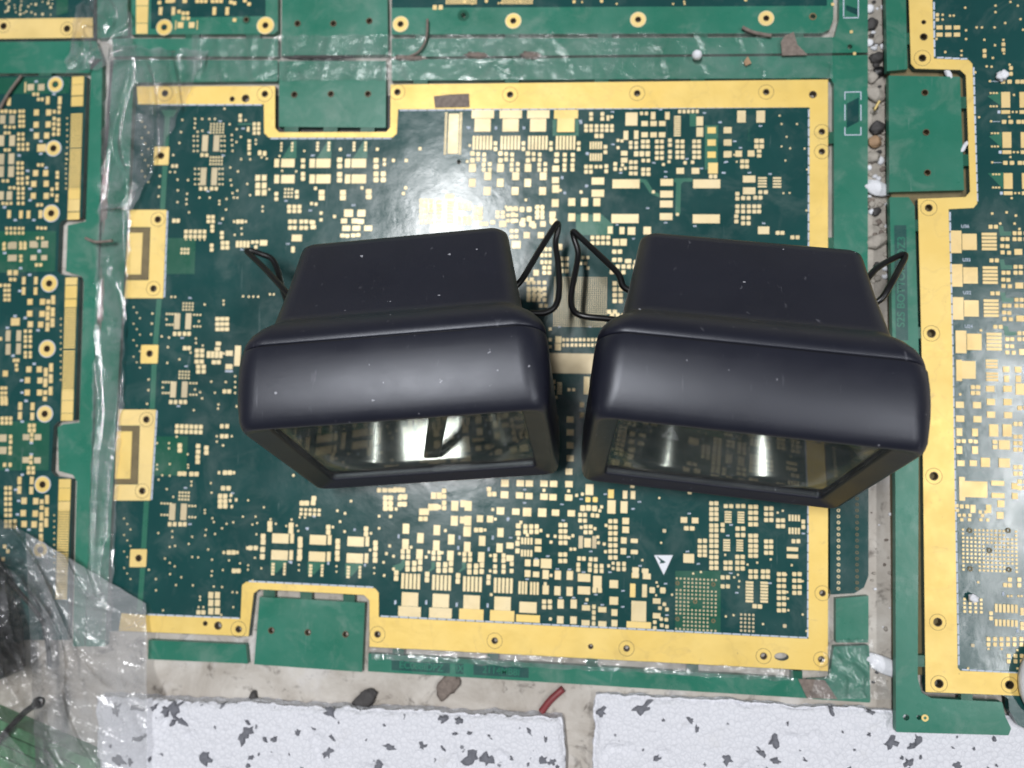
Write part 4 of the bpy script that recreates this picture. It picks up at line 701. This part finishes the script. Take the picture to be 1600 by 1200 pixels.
# ------------------------------------------------------------------ LAMPS
TH = math.radians(18.78)
def xf(mesh_, x, y, ps):
    """local (u, depth, v) of the lamp to world: tilted back so that seam and rear edge rest on the board"""
    z0 = .0194*math.sin(TH)+.0045*math.cos(TH)+.0005
    c, s = math.cos(ps), math.sin(ps); ct, st = math.cos(TH), math.sin(TH)
    return Matrix(((c, -s*ct, -s*st, x), (s, c*ct, c*st, y), (0, -st, ct, z0), (0, 0, 0, 1)))
H2 = .02855
def lamp(x, y, ps, label, wires, holder):
    Mx = xf(None, x, y, ps)
    root = empty('lamp_head', (x, y, 0)); tag(root, label, 'lamp', 'pair of black lamp heads')
    def add(name, me, mat):
        for v_ in me.vertices: v_.co.z += 0
        me.transform(Mx); o = obj(name, me, M[mat], root); return o
    mm = .001
    def S6(L_):
        v = []; f = []; n = 8; m_ = 4*(n+1)
        for d, w, ht, hb, rt, rb in L_:
            for cx, cy, a0, r in ((w-rt, ht-rt, 0, rt), (-w+rt, ht-rt, 90, rt), (-w+rb, -hb+rb, 180, rb), (w-rb, -hb+rb, 270, rb)):
                for k in range(n+1):
                    a = math.radians(a0+90*k/n); v.append(((cx+math.cos(a)*r)*mm, d*mm, (cy+math.sin(a)*r)*mm+H2))
        for i in range(len(L_)-1):
            for k in range(m_):
                j = (k+1) % m_; f.append((i*m_+k, i*m_+j, (i+1)*m_+j, (i+1)*m_+k))
        return mesh('bezel', v, f, True)
    def S(L_): return [(d*mm, w*mm, h*mm, r*mm, H2) for d, w, h, r in L_]
    bz = add('bezel', S6([(19.3, 38.2, 32.95, 32.9, 7.4, 6), (18.6, 38.45, 33.1, 32.85, 7.4, 6), (15, 38.6, 33.0, 32.0, 7.3, 5.5), (11.5, 38.6, 32.6, 31.25, 7.1, 5), (8.5, 38.5, 31.95, 30.6, 6.8, 4.6), (6, 38.3, 31.2, 30.05, 6.4, 4.2), (4, 38.0, 30.4, 29.6, 5.6, 3.8), (2.4, 37.85, 29.6, 29.25, 5.0, 3.5), (1.2, 37.4, 28.85, 28.95, 4.5, 3.2), (.5, 37.0, 28.2, 28.75, 4.1, 3), (.12, 36.6, 27.65, 28.5, 3.8, 2.8), (0, 36.2, 27.2, 28.2, 3.5, 2.6), (.10, 35.8, 26.8, 27.85, 3.3, 2.4), (.3, 35.5, 26.5, 27.6, 3.1, 2.2), (1.35, 31.6, 24.3, 24.5, 1.6, 1.4), (1.6, 31.2, 23.9, 24.1, 1.5, 1.3), (3.6, 31.1, 23.8, 24.0, 1.5, 1.3)]), 'plastic')
    hs_ = add('rear_housing', loft('rear_housing', S([(19.7, 36.8, 31.5, 7.6), (19.75, 37.9, 32.6, 7.6), (20.2, 38.2, 32.9, 7.6), (22, 38.0, 32.7, 7.8), (24, 37.3, 32.1, 8), (26, 35.9, 31.0, 8), (27.4, 34.3, 29.8, 7.6), (28.3, 33.0, 28.95, 7.2), (29.0, 32.55, 28.45, 6.4), (30.2, 32.3, 28.0, 6), (42, 30.7, 24.4, 5.2), (54.2, 29.3, 21.3, 4.4), (55.8, 29.0, 20.7, 4.2), (56.7, 28.2, 19.8, 3.8), (57.0, 27.2, 18.6, 3.2)]), cap1=True, n=8), 'plastic')
    add('seam_gap', loft('seam_gap', S([(18.9, 37.8, 32.5, 7.6), (20.2, 37.8, 32.5, 7.6)]), n=8), 'wire')
    add('glass_pane', loft('glass_pane', S([(1.85, 31.0, 23.7, 1.4), (2.85, 31.0, 23.7, 1.4)]), True, True, 4, False), 'pane').parent = bz
    refl = [(3.3, 30.9, 23.6, 2)]
    for k in range(19):
        t = k/18; q = math.sqrt(max(0.0, 1-t*.985)); w_, h_ = 30.4*(.42+.58*q), 22.9*(.10+.90*q)
        refl.append((3.7+36*t, w_, h_, h_*.97))
    rf = add('reflector', loft('reflector', S(refl), False, True, 14), 'mirror')
    # bulb holder and bulb on the axis
    add('bulb', loft('bulb', S([(15, .5, .5, .4), (15.4, 2.2, 2.2, 2.0), (17, 3.2, 3.2, 3.0), (24, 3.4, 3.4, 3.2), (30, 2.6, 2.6, 2.4), (39, 2.4, 2.4, 2.2)]), True, True, 6), 'bulb').parent = rf
    if holder:
        me = loft('bulb_holder', [(5.2*mm, 2.4*mm, 20.5*mm, 1*mm, H2), (6.4*mm, 2.4*mm, 20.5*mm, 1*mm, H2)], True, True, 3, False)
        for v_ in me.vertices: v_.co.x += holder*mm+(v_.co.z-H2)*.26
        add('bulb_holder', me, 'holder').parent = rf
    for w in wires:
        obj('wire_clip', tube('wire_clip', [P(*q) for q in w], .00092, 10, 6), M['wire'], root)
    return root
lamp(-.0418, -.0162, .0977, 'left black lamp head, its right end set farther back than its left end',
     [[(800, 452, .027), (816, 436, .026), (840, 396, .021), (864, 358, .016), (871, 349, .0145), (872, 358, .0135), (868, 380, .0135), (872, 410, .016), (874, 450, .019), (868, 478, .021), (850, 489, .022), (828, 489, .023)],
      [(452, 462, .028), (437, 445, .025), (412, 418, .019), (391, 398, .014), (386, 392, .0125), (393, 392, .012), (408, 397, .012), (424, 404, .012), (433, 420, .013), (439, 444, .016), (448, 470, .02)]], 5.5)
lamp(.0399, -.0172, -.0839, 'right black lamp head, nearest the gravel-filled gap',
     [[(990, 456, .027), (974, 448, .026), (966, 428, .0245), (940, 402, .020), (910, 374, .0155), (896, 362, .014), (897, 372, .013), (903, 392, .013), (902, 410, .014), (896, 440, .017), (892, 468, .019), (897, 486, .021), (912, 494, .022), (948, 498, .022), (990, 503, .021)],
      [(1352, 440, .022), (1368, 421, .019), (1388, 408, .016), (1410, 398, .0135), (1414, 402, .014), (1406, 418, .017), (1394, 440, .021), (1376, 468, .022), (1350, 480, .020)]], 0)
# ------------------------------------------------------------------ FOAM blocks
def foam(name, pts_top, z1, label, flakes):
    """pts_top: px corners TL TR BR BL of the top face"""
    root = empty(name, P(pts_top[0][0], pts_top[0][1], z1)); tag(root, label, 'foam block', 'foam blocks along the lower edge')
    TL, TR, BR, BL = [P(x, y, z1) for x, y in pts_top]
    nx = int((TR-TL).length/.00055); ny = int((BL-TL).length/.00055); v = []; f = []
    for j in range(ny+1):
        for i in range(nx+1):
            a, b_ = i/nx, j/ny
            p = TL*(1-a)*(1-b_)+TR*a*(1-b_)+BR*a*b_+BL*(1-a)*b_
            e = min(i, nx-i, j, ny-j)
            dd = noise.voronoi(p*560)[0]; h = -.00045*min(dd[0]*1.6, 1.0)+.0006*noise.noise(p*60)-.0010*max(0, noise.noise(p*140)-.38)*3
            if e < 4: h -= .00016*(4-e)**1.5
            n_ = noise.noise_vector(p*190)*.0007*(1 if e < 3 else .2)+noise.noise_vector(p*45)*.0009*(1 if e < 2 else 0)
            v.append((p.x+n_.x, p.y+n_.y, z1+h))
    W_ = nx+1
    for j in range(ny):
        for i in range(nx): f.append((j*W_+i, (j+1)*W_+i, (j+1)*W_+i+1, j*W_+i+1))
    rim = [i for i in range(W_)]+[j*W_+nx for j in range(1, ny+1)]+[ny*W_+i for i in range(nx-1, -1, -1)]+[j*W_ for j in range(ny-1, 0, -1)]
    prev = rim; zb = -.00202; hh = z1-zb
    for q in range(1, 7):
        cur = []
        for r in rim:
            x, y, z = v[r]; n_ = noise.noise_vector(Vector((x, y, q*.0009))*420)*.0005
            cur.append(len(v)); v.append((x+n_.x, y+n_.y, z1-.0006-(hh-.0006)*q/6))
        for k in range(len(rim)):
            m_ = (k+1) % len(rim); f.append((prev[k], prev[m_], cur[m_], cur[k]))
        prev = cur
    obj('block', mesh('block', v, f, True), M['foam'], root)
    x0, x1 = max(pts_top[0][0], 0)+8, min(pts_top[1][0], 1600)-8
    for _ in range(20):
        t = random.random(); x = x0+(x1-x0)*t; flakes.append((x, random.uniform(1118+20*t, 1205), random.uniform(2, 4.5)))
    for (x, y, r) in flakes:
        c = P(x, y, z1); k = scl(x, y, z1)*r*1.28; n = 13; vv = [(c.x, c.y, z1+.00030)]; ff = []
        ang0 = random.uniform(0, 6); el = random.uniform(.40, .95); ea = random.uniform(0, 3.1)
        for s_, (rr, zz) in enumerate(((.62, .00024), (1.0, -.0005))):
            for q in range(n):
                a = ang0+2*math.pi*q/n; rad = k*rr*max(.35, .80+.95*noise.noise(Vector((x*.3, y*.3, q*.9 if q < 12 else .4))))
                ux, uy = math.cos(a)*rad, math.sin(a)*rad*el
                vv.append((c.x+ux*math.cos(ea)-uy*math.sin(ea), c.y+ux*math.sin(ea)+uy*math.cos(ea), z1+zz+random.uniform(-5e-5, 5e-5)))
        for q in range(n):
            ff.append((0, 1+q, 1+(q+1) % n)); ff.append((1+q, 1+n+q, 1+n+(q+1) % n, 1+(q+1) % n))
        obj('grey_flake', mesh('grey_flake', vv, ff), M['grey'], root)
    return root
foam('foam_block', [(150, 1092), (879, 1124), (889, 1262), (150, 1262)], .0038, 'white foam block with grey flecks whose left end lies under the clear bag',
     [(513, 1175, 10), (385, 1146, 9), (414, 1157, 4), (464, 1146, 5), (490, 1139, 4), (518, 1152, 6), (692, 1124, 7), (716, 1127, 6), (609, 1168, 8), (659, 1167, 6), (692, 1170, 5), (734, 1147, 4), (737, 1185, 11), (761, 1188, 13), (827, 1144, 6), (848, 1188, 9), (863, 1191, 8), (515, 1113, 8), (591, 1196, 8), (378, 1151, 12), (387, 1130, 5), (320, 1186, 10), (215, 1154, 9), (182, 1188, 9), (203, 1191, 6), (215, 1107, 12), (180, 1108, 9), (240, 1106, 8), (273, 1107, 13), (281, 1127, 11), (259, 1110, 8), (268, 1130, 7), (226, 1150, 5)])
foam('foam_block', [(931, 1086), (1720, 1130), (1720, 1262), (924, 1262)], .0012, 'white foam block with grey flecks at the bottom right, partly under the raised board',
     [(1004, 1107, 17), (939, 1113, 8), (1079, 1125, 7), (1089, 1141, 6), (1037, 1125, 3), (1211, 1159, 9), (1190, 1177, 9), (1213, 1190, 8), (1136, 1188, 9), (1027, 1186, 6), (1300, 1109, 9), (1362, 1113, 6), (1335, 1172, 3), (1394, 1160, 12), (1434, 1156, 9), (1425, 1167, 6), (1421, 1192, 10), (1496, 1196, 9)])
# ------------------------------------------------------------------ clear film, tape, bag
def sheet(name, mat, quad, nx, ny, zf, jag=2.0):
    """quad px TL TR BR BL; zf(u, v, px, py) gives the height"""
    v = []; f = []
    for j in range(ny+1):
        for i in range(nx+1):
            a, b_ = i/nx, j/ny
            q = [quad[0][k]*(1-a)*(1-b_)+quad[1][k]*a*(1-b_)+quad[2][k]*a*b_+quad[3][k]*(1-a)*b_ for k in (0, 1)]
            e = min(i, nx-i, j, ny-j)
            if e == 0 and jag:
                q[0] += jag*noise.noise(Vector((q[0]*.05, q[1]*.05, 3))); q[1] += jag*noise.noise(Vector((q[0]*.05, q[1]*.05, 8)))
            v.append(P(q[0], q[1], zf(a, b_, q[0], q[1])))
    W_ = nx+1
    for j in range(ny):
        for i in range(nx): f.append((j*W_+i, (j+1)*W_+i, (j+1)*W_+i+1, j*W_+i+1))
    return obj(name, mesh(name, v, f, True), M[mat])
def ridg(x, y, s, seed=0): return 1-abs(noise.noise(Vector((x*s, y*s, seed)))*2)
def zfilm(a, b_, x, y): return .0006+.0016*max(0, ridg(x*1.6, y*.45, .016, 2))**3+.0006*noise.noise(Vector((x*.05, y*.02, 1)))*.5+.0003
tag(sheet('plastic_film', 'film', [(168, 70), (325, 80), (207, 330), (154, 330)], 60, 100, zfilm, 10), 'crumpled clear plastic film over the gap beside the large board, upper part', 'plastic film')
tag(sheet('plastic_film', 'film', [(154, 318), (205, 318), (172, 1000), (134, 1000)], 26, 200, lambda a, b_, x, y: .0005+.0012*max(0, ridg(x*2.2, y*.25, .018, 5))**3+.0002, 5), 'narrow shiny strip of clear film sealing the gap, lower part', 'plastic film')
tag(sheet('clear_tape', 'tape', [(300, 56), (1300, 50), (1302, 122), (300, 126)], 260, 24, lambda a, b_, x, y: .00045+.00035*max(0, ridg(x, y*.4, .02, 9))**4, 3), 'clear wrinkled tape laid along the seam above the gold border', 'tape')
tag(sheet('plastic_film', 'film', [(118, 8), (196, -30), (214, 92), (100, 118)], 40, 50, lambda a, b_, x, y: .0009+.0016*max(0, ridg(x, y, .03, 6))**3, 8), 'torn dusty scrap of clear film at the upper left corner joint', 'plastic film')
tag(sheet('clear_tape', 'tape', [(1296, 1000), (1362, 1000), (1396, 1092), (1262, 1092)], 40, 40, lambda a, b_, x, y: .0006+.0006*max(0, ridg(x, y, .03, 12))**3, 4), 'cloudy clear tape over the lower right corner of the large board', 'tape')
def sm(t): t = max(0, min(1, t)); return t*t*(3-2*t)
def crease(x, y, ang, sl, sa, seed, p):
    t, u = x*math.cos(ang)+y*math.sin(ang), -x*math.sin(ang)+y*math.cos(ang)
    return max(0, 1-2.2*abs(noise.noise(Vector((t*sa, u*sl, seed)))))**p
tag(sheet('clear_tape', 'film', [(580, 1010), (1240, 1047), (1240, 1064), (580, 1030)], 200, 8, lambda a, b_, x, y: .0004+.0009*max(0, ridg(x*1.4, y, .03, 21))**4, 3), 'shiny strip of clear tape along the slot under the lower gold border', 'tape')
def zbag(a, b_, x, y):
    base = .0016+.0040*sm((y-1040)/50)+.014*sm((90-x)/120)*sm((y-850)/90)
    k = .35+.65*sm((200-x)/120)
    return base+k*(.0013*crease(x, y, .55, .014, .004, 3, 2)+.0020*crease(x, y, 1.1, .020, .005, 8, 7)+.0010*crease(x, y, .2, .05, .012, 17, 9)+.0014*crease(x, y, -.6, .024, .006, 11, 5)*sm((120-x)/60))+.0004*noise.noise(Vector((x*.012, y*.012, 2)))
bagr = tag(empty('plastic_bag', P(100, 1050, .002)), 'milky clear plastic bag lying over the lower left corner', 'plastic bag')
for nm, mt, q, n1 in (('milky_flap', 'bag', [(40, 832), (228, 943), (231, 1260), (58, 1260)], 100), ('clear_side', 'clear', [(-90, 765), (52, 838), (76, 1260), (-90, 1260)], 60)):
    o = sheet(nm, mt, q, n1, 160, zbag if mt == 'bag' else (lambda a, b_, x, y: zbag(a, b_, x, y)+.0012), 1.5); o.parent = bagr; o.matrix_parent_inverse = bagr.matrix_basis.inverted()
tag(sheet('plastic_film', 'film', [(-60, 1130), (8, 1142), (66, 1210), (-60, 1260)], 40, 40, lambda a, b_, x, y: .021+.002*max(0, ridg(x, y, .04, 3))**3, 2), 'shiny folded corner of clear plastic at the bottom left of the photo', 'plastic film')
# things inside the bag
gr = empty('lamp_head', P(-20, 960, 0)); tag(gr, 'dark lamp head inside the plastic bag at the left edge', 'lamp')
me = loft('housing', [(0, .0185, .0056, .003, .0058), (.0015, .0200, .0064, .003, .0068), (.014, .0205, .0066, .003, .0070), (.032, .0175, .0052, .003, .0056), (.040, .0130, .0040, .002, .0044)], True, True, 5)
pb = P(-36, 1058, 0); me.transform(Matrix.Translation((pb.x, pb.y, .0004)) @ Matrix.Rotation(.22, 4, 'Z')); obj('housing', me, M['wire'], gr)
obj('wire_clip', tube('wire_clip', [P(12, 905, .006), P(30, 925, .0042), P(52, 950, .003), P(68, 975, .0022), P(75, 1010, .0016), P(78, 1042, .0014)], .0007), M['wire'], gr)
rod = tag(empty('ball_ended_rod', P(40, 1115, .0085)), 'thin black rod with a round ball end inside the bag', 'rod')
obj('shaft', tube('shaft', [P(58, 1100, .0088), P(40, 1112, .0082), P(20, 1132, .0075), P(-10, 1165, .0068)], .0010), M['wire'], rod)
def blob(name, c, rx, ry, rz, mat, seed=0, rough=.25, parent=None, fq=2.0):
    import bmesh
    bm = bmesh.new(); bmesh.ops.create_icosphere(bm, subdivisions=3, radius=1)
    for v_ in bm.verts:
        n_ = 1+rough*noise.noise(v_.co*fq+Vector((seed*3.1, 0, seed)))
        v_.co = Vector((v_.co.x*rx*n_, v_.co.y*ry*n_, v_.co.z*rz*n_))
    ang = Matrix.Rotation(seed*1.3, 4, 'Z') if rough > 0.1 else Matrix.Identity(4)
    bm.transform(Matrix.Translation(c) @ ang)
    me = bpy.data.meshes.new(name); bm.to_mesh(me); bm.free()
    for p in me.polygons: p.use_smooth = True
    return obj(name, me, M[mat], parent)
blob('ball', P(60, 1098, .009), .0019, .0019, .0019, 'wire', 0, 0, rod)
M['strip'] = plain('green_plastic', (.10, .30, .14), .5, 0, .3, 120)
gs = tag(empty('green_strip', P(70, 1180, .004)), 'pale green ribbed plastic strips under the bag at the bottom left', 'plastic strip')
for k in range(4):
    y0 = 1128+k*19
    a, b_, c_, d_ = [(-40, y0-18), (20+k*22, y0+6), (140, y0+62), (130, y0+78)], 0, 0, 0
    obj('rib', slab('rib', px_poly([(-60, y0-30), (150, y0+62), (150, y0+79), (-60, y0-13)], .005), -.00195 if k == 0 else .0002, .0045+.0002*k if False else .0052), M['strip'], gs)
# ------------------------------------------------------------------ loose bits
M['tan'] = plain('tan_chip', (.42, .27, .16), .7, 0, .3, 500, .4)
M['stone'] = plain('dark_stone', (.07, .065, .065), .7, 0, .4, 500, .4)
M['dust'] = plain('grey_brown_dust', (.27, .22, .19), .9, 0, .5, 700, .6)
M['beige'] = plain('beige_stone', (.45, .41, .36), .75, 0, .35, 500, .4)
M['red'] = plain('red_plastic', (.25, .045, .05), .5, 0, .3)
M['black'] = plain('black_rubber_and_shade', (.008, .008, .009), .4, 0, .2)
bits = [('foam_bead', 1358, 14, 9, 8, 'bead', 'white foam bead at the very top of the gravel gap'), ('stone', 1361, 38, 10, 12, 'stone', 'dark grey stone second from the top of the gap'),
        ('foam_bead', 1356, 67, 10, 7, 'bead', 'smooth white oval bead overlapping the board edge near the top of the gap'), ('foam_scrap', 1374, 62, 8, 11, 'beige', 'pale ragged scrap right of the oval white bead'),
        ('stone', 1371, 90, 12, 10, 'stone', 'dark stone above the black rubber bit in the gap'), ('rubber_bit', 1373, 112, 9, 10, 'black', 'glossy black rubber bit in the gap'),
        ('stone', 1363, 121, 9, 10, 'beige', 'beige stone left of the black rubber bit'), ('stone', 1367, 148, 12, 18, 'beige', 'large pale stone in the gap beside the white outlined print'),
        ('stone', 1371, 200, 12, 13, 'stone', 'dark grey stone above the orange tan chip'), ('chip', 1367, 222, 12, 11, 'tan', 'orange tan chip in the gap'),
        ('stone', 1364, 246, 10, 12, 'beige', 'beige stone below the orange tan chip'), ('foam_bead', 1376, 251, 6, 8, 'bead', 'small white crumb right of the lower beige stone'),
        ('foam_scrap', 1371, 294, 14, 23, 'bead', 'largest white foam lump in the gap, beside the green coupon'), ('chip', 1362, 319, 6, 6, 'beige', 'small round tan pebble under the largest foam lump'),
        ('stone', 1369, 331, 9, 7, 'stone', 'small dark stone below the tan pebble, near the right lamp'), ('stone', 1370, 377, 12, 24, 'beige', 'long grey stone in the gap right behind the right lamp')]
for i, (nm, x, y, rx, ry, mat, lab) in enumerate(bits):
    k = scl(x, y, 0); rz = min(rx, ry)*k*.62
    o = blob(nm, P(x, y, -.00205+rz*.86), rx*k*.93, ry*k*.93, rz, mat, i+1, .28 if nm != 'foam_bead' else .08, None, 1.6); tag(o, lab, {'foam_bead': 'foam bead', 'foam_scrap': 'foam scrap', 'rubber_bit': 'rubber bit'}.get(nm, nm), 'loose bits in the gap')
tag(blob('foam_bead', P(1089, 86, .0022), .0016, .0016, .0016, 'bead', 1, .05), 'round white foam bead lying alone on the tape above the gold border', 'foam bead')
tag(blob('foam_scrap', P(1567, 118, RZ+.0010), .0017, .0015, .0010, 'bead', 5, .5), 'white foam crumb on the raised board above the coupon row', 'foam scrap')
tag(blob('foam_scrap', P(1521, 935, RZ+.0010), .0014, .0012, .0010, 'bead', 9, .4), 'small white foam crumb on the small pad grid of the raised board', 'foam scrap')
tag(blob('foam_scrap', P(1384, 1040, -.0008), .0024, .0078, .0013, 'bead', 13, .2), 'long white foam scrap in the gap beside the lower right rail', 'foam scrap')
tag(blob('foam_scrap', P(1506, 230, RZ-.0004), .0007, .0022, .0008, 'bead', 2, .3), 'white sliver stuck in the slot right of the raised coupon', 'foam scrap')
tag(blob('foam_scrap', P(1482, 116, RZ-.0005), .0020, .0008, .0007, 'bead', 4, .3), 'white sliver in the slot above the raised coupon', 'foam scrap')
tag(blob('stone', P(570, 1094, -.0010), .0046, .0026, .0011, 'stone', 3, .3), 'dark flat lump on the bench behind the left foam block', 'stone')
tag(blob('stone', P(395, 1096, -.0012), .0034, .0014, .0009, 'stone', 6, .3), 'black flat lump on the bench below the left coupon', 'stone')
tag(blob('dirt_clump', P(700, 1072, -.0010), .0048, .0026, .0011, 'dust', 8, .5), 'brown sticky dirt clump on the bench below the lettered rail', 'dirt')
tag(obj('red_strip', tube('red_strip', [P(846, 1112, -.001), P(860, 1094, -.0008), P(880, 1076, -.001)], .0011), M['red']), 'short red plastic strip on the bench between the foam blocks', 'plastic strip')
tag(obj('tape_scrap', slab('tape_scrap', px_poly([(678, 151), (706, 148), (733, 147), (734, 168), (680, 169)]), .0001, .00035), M['dust']), 'grey brown tape scrap stuck on the upper gold border', 'tape')
tag(obj('tape_scrap', slab('tape_scrap', px_poly([(1226, 56), (1240, 50), (1246, 70), (1262, 86), (1222, 87), (1220, 66)], .0012), .0010, .0013), M['dust']), 'tan torn paper scrap on the tape near the top right', 'tape')
tag(obj('paper_scrap', slab('paper_scrap', px_poly([(1248, 1062), (1290, 1064), (1310, 1094), (1262, 1092)], .001), .0001, .0003), M['dust']), 'brown paper scrap at the right end of the bottom rail', 'paper scrap')
tag(obj('chip', slab('chip', px_poly([(1162, 97), (1168, 88), (1174, 99), (1165, 103)], .001), .0008, .0012), M['tan']), 'tiny orange chip below the tape near the top right', 'chip')
def fibre(name, pts, r, mat, lab, cat='fibre'): tag(obj(name, tube(name, [P(*q) for q in pts], r, 6), M[mat]), lab, cat)
fibre('fibre', [(668, 30, .0012), (666, 60, .0014), (655, 80, .0012), (640, 88, .001)], .0004, 'dust', 'grey bent fibre across the slot above the border, right of the upper coupon')
fibre('fibre', [(1160, 43, .001), (1178, 51, .0012), (1205, 56, .001)], .0006, 'dust', 'tan fibre on the upper slot near the right ringed hole')
fibre('fibre', [(0, 170, .0008), (14, 145, .001), (34, 118, .001)], .0005, 'dust', 'grey fibre on the left board at its upper left')
fibre('fibre', [(134, 372, .0026), (150, 378, .003), (176, 376, .0028)], .0005, 'dust', 'tan straw fibre across the film covered gap')
fibre('metal_sliver', [(1366, 172, .0012), (1374, 158, .0012)], .0004, 'gold', 'thin gold sliver in the gravel gap', 'metal sliver')
cap = loft('cap', [(0, .0130, .0130, .0129), (.0016, .0136, .0136, .0135), (.0030, .0134, .0134, .0133), (.0042, .0122, .0122, .012), (.0047, .0095, .0095, .0094)], True, True, 12)
cap.transform(Matrix.Rotation(math.pi/2, 4, 'X')); pc = P(1663, 1066, RZ); cap.transform(Matrix.Translation((pc.x, pc.y, RZ+.00025)))
tag(obj('cap', cap, M['bead']), 'white round plastic cap cut by the right edge of the photo', 'cap')

for i, (x, y, rx, ry, lab) in enumerate(((166, 305, 6, 60, 'long grey clump of dirt in the film covered gap at the left'), (171, 180, 3, 80, 'dark seam of dirt at the top of the film covered gap'), (160, 470, 5, 50, 'grey dirt strand in the middle of the film covered gap'),
                                        (745, 87, 17, 5, 'brown dirt clump in the seam above the tape scrap'), (830, 87, 15, 6, 'brown dirt clump in the seam left of the lone white bead'), (500, 90, 50, 3, 'dark dirt line in the seam between the two upper coupons'), (640, 91, 26, 4, 'whitish dirt in the seam right of the upper coupons'))):
    k = scl(x, y); o = blob('dirt_clump', P(x, y, -.0012+(.0012 if y < 95 else .0006)), rx*k, ry*k, .0010, 'dust' if i not in (1, 5) else 'stone', 0, .55, None, 3.0); tag(o, lab, 'dirt', 'dirt in the seams')

random.seed(21)
import bmesh
gm = bpy.data.meshes.new('gravel'); bm = bmesh.new()
for n_ in ('stone', 'beige', 'dust', 'bead'): gm.materials.append(M[n_])
for i in range(150):
    x = random.uniform(1357, 1392); y = random.uniform(2, 440) if i < 130 else random.uniform(800, 1070); r = random.uniform(2.2, 6)*(1 if i < 130 else .6); k = scl(x, y)
    b0 = len(bm.verts); bmesh.ops.create_icosphere(bm, subdivisions=2, radius=1); bm.verts.ensure_lookup_table(); c = P(x, y, -.00205+r*k*.5); el = random.uniform(.6, 1.1); f0 = set()
    for v_ in bm.verts[b0:]:
        q = 1+.4*noise.noise(v_.co*1.8+Vector((i*3.1, 0, i))); v_.co = Vector((c.x+v_.co.x*r*k*q, c.y+v_.co.y*r*k*q*el, c.z+v_.co.z*r*k*.6*q))
        for fc in v_.link_faces: f0.add(fc)
    mi = random.choice((0, 1, 1, 3, 3, 1, 2))
    for fc in f0: fc.material_index = mi; fc.smooth = True
bm.to_mesh(gm); bm.free()
tag(obj('gravel', gm), 'grit and small crumbs filling the gap before the raised board', 'gravel', None, 'stuff')
tag(obj('dirt_bed', slab('dirt_bed', px_poly([(1356.5, -40), (1392, -40), (1396, 470), (1356, 470)], -.0016), -.00200, -.0017), M['beige']), 'layer of grey dirt on the floor of the gravel-filled gap', 'dirt')


tag(obj('slot_shade', slab('slot_shade', px_poly([(424, 150), (437, 150), (438, 194), (600, 195), (602, 150), (615, 150), (615, 214), (424, 214)], -.002), -.00200, -.00175), M['black']), 'black painted shade under the slot around the lower of the two upper coupons', 'slot_shade')  # black plate under the coupon slot, painting in the slot's shade
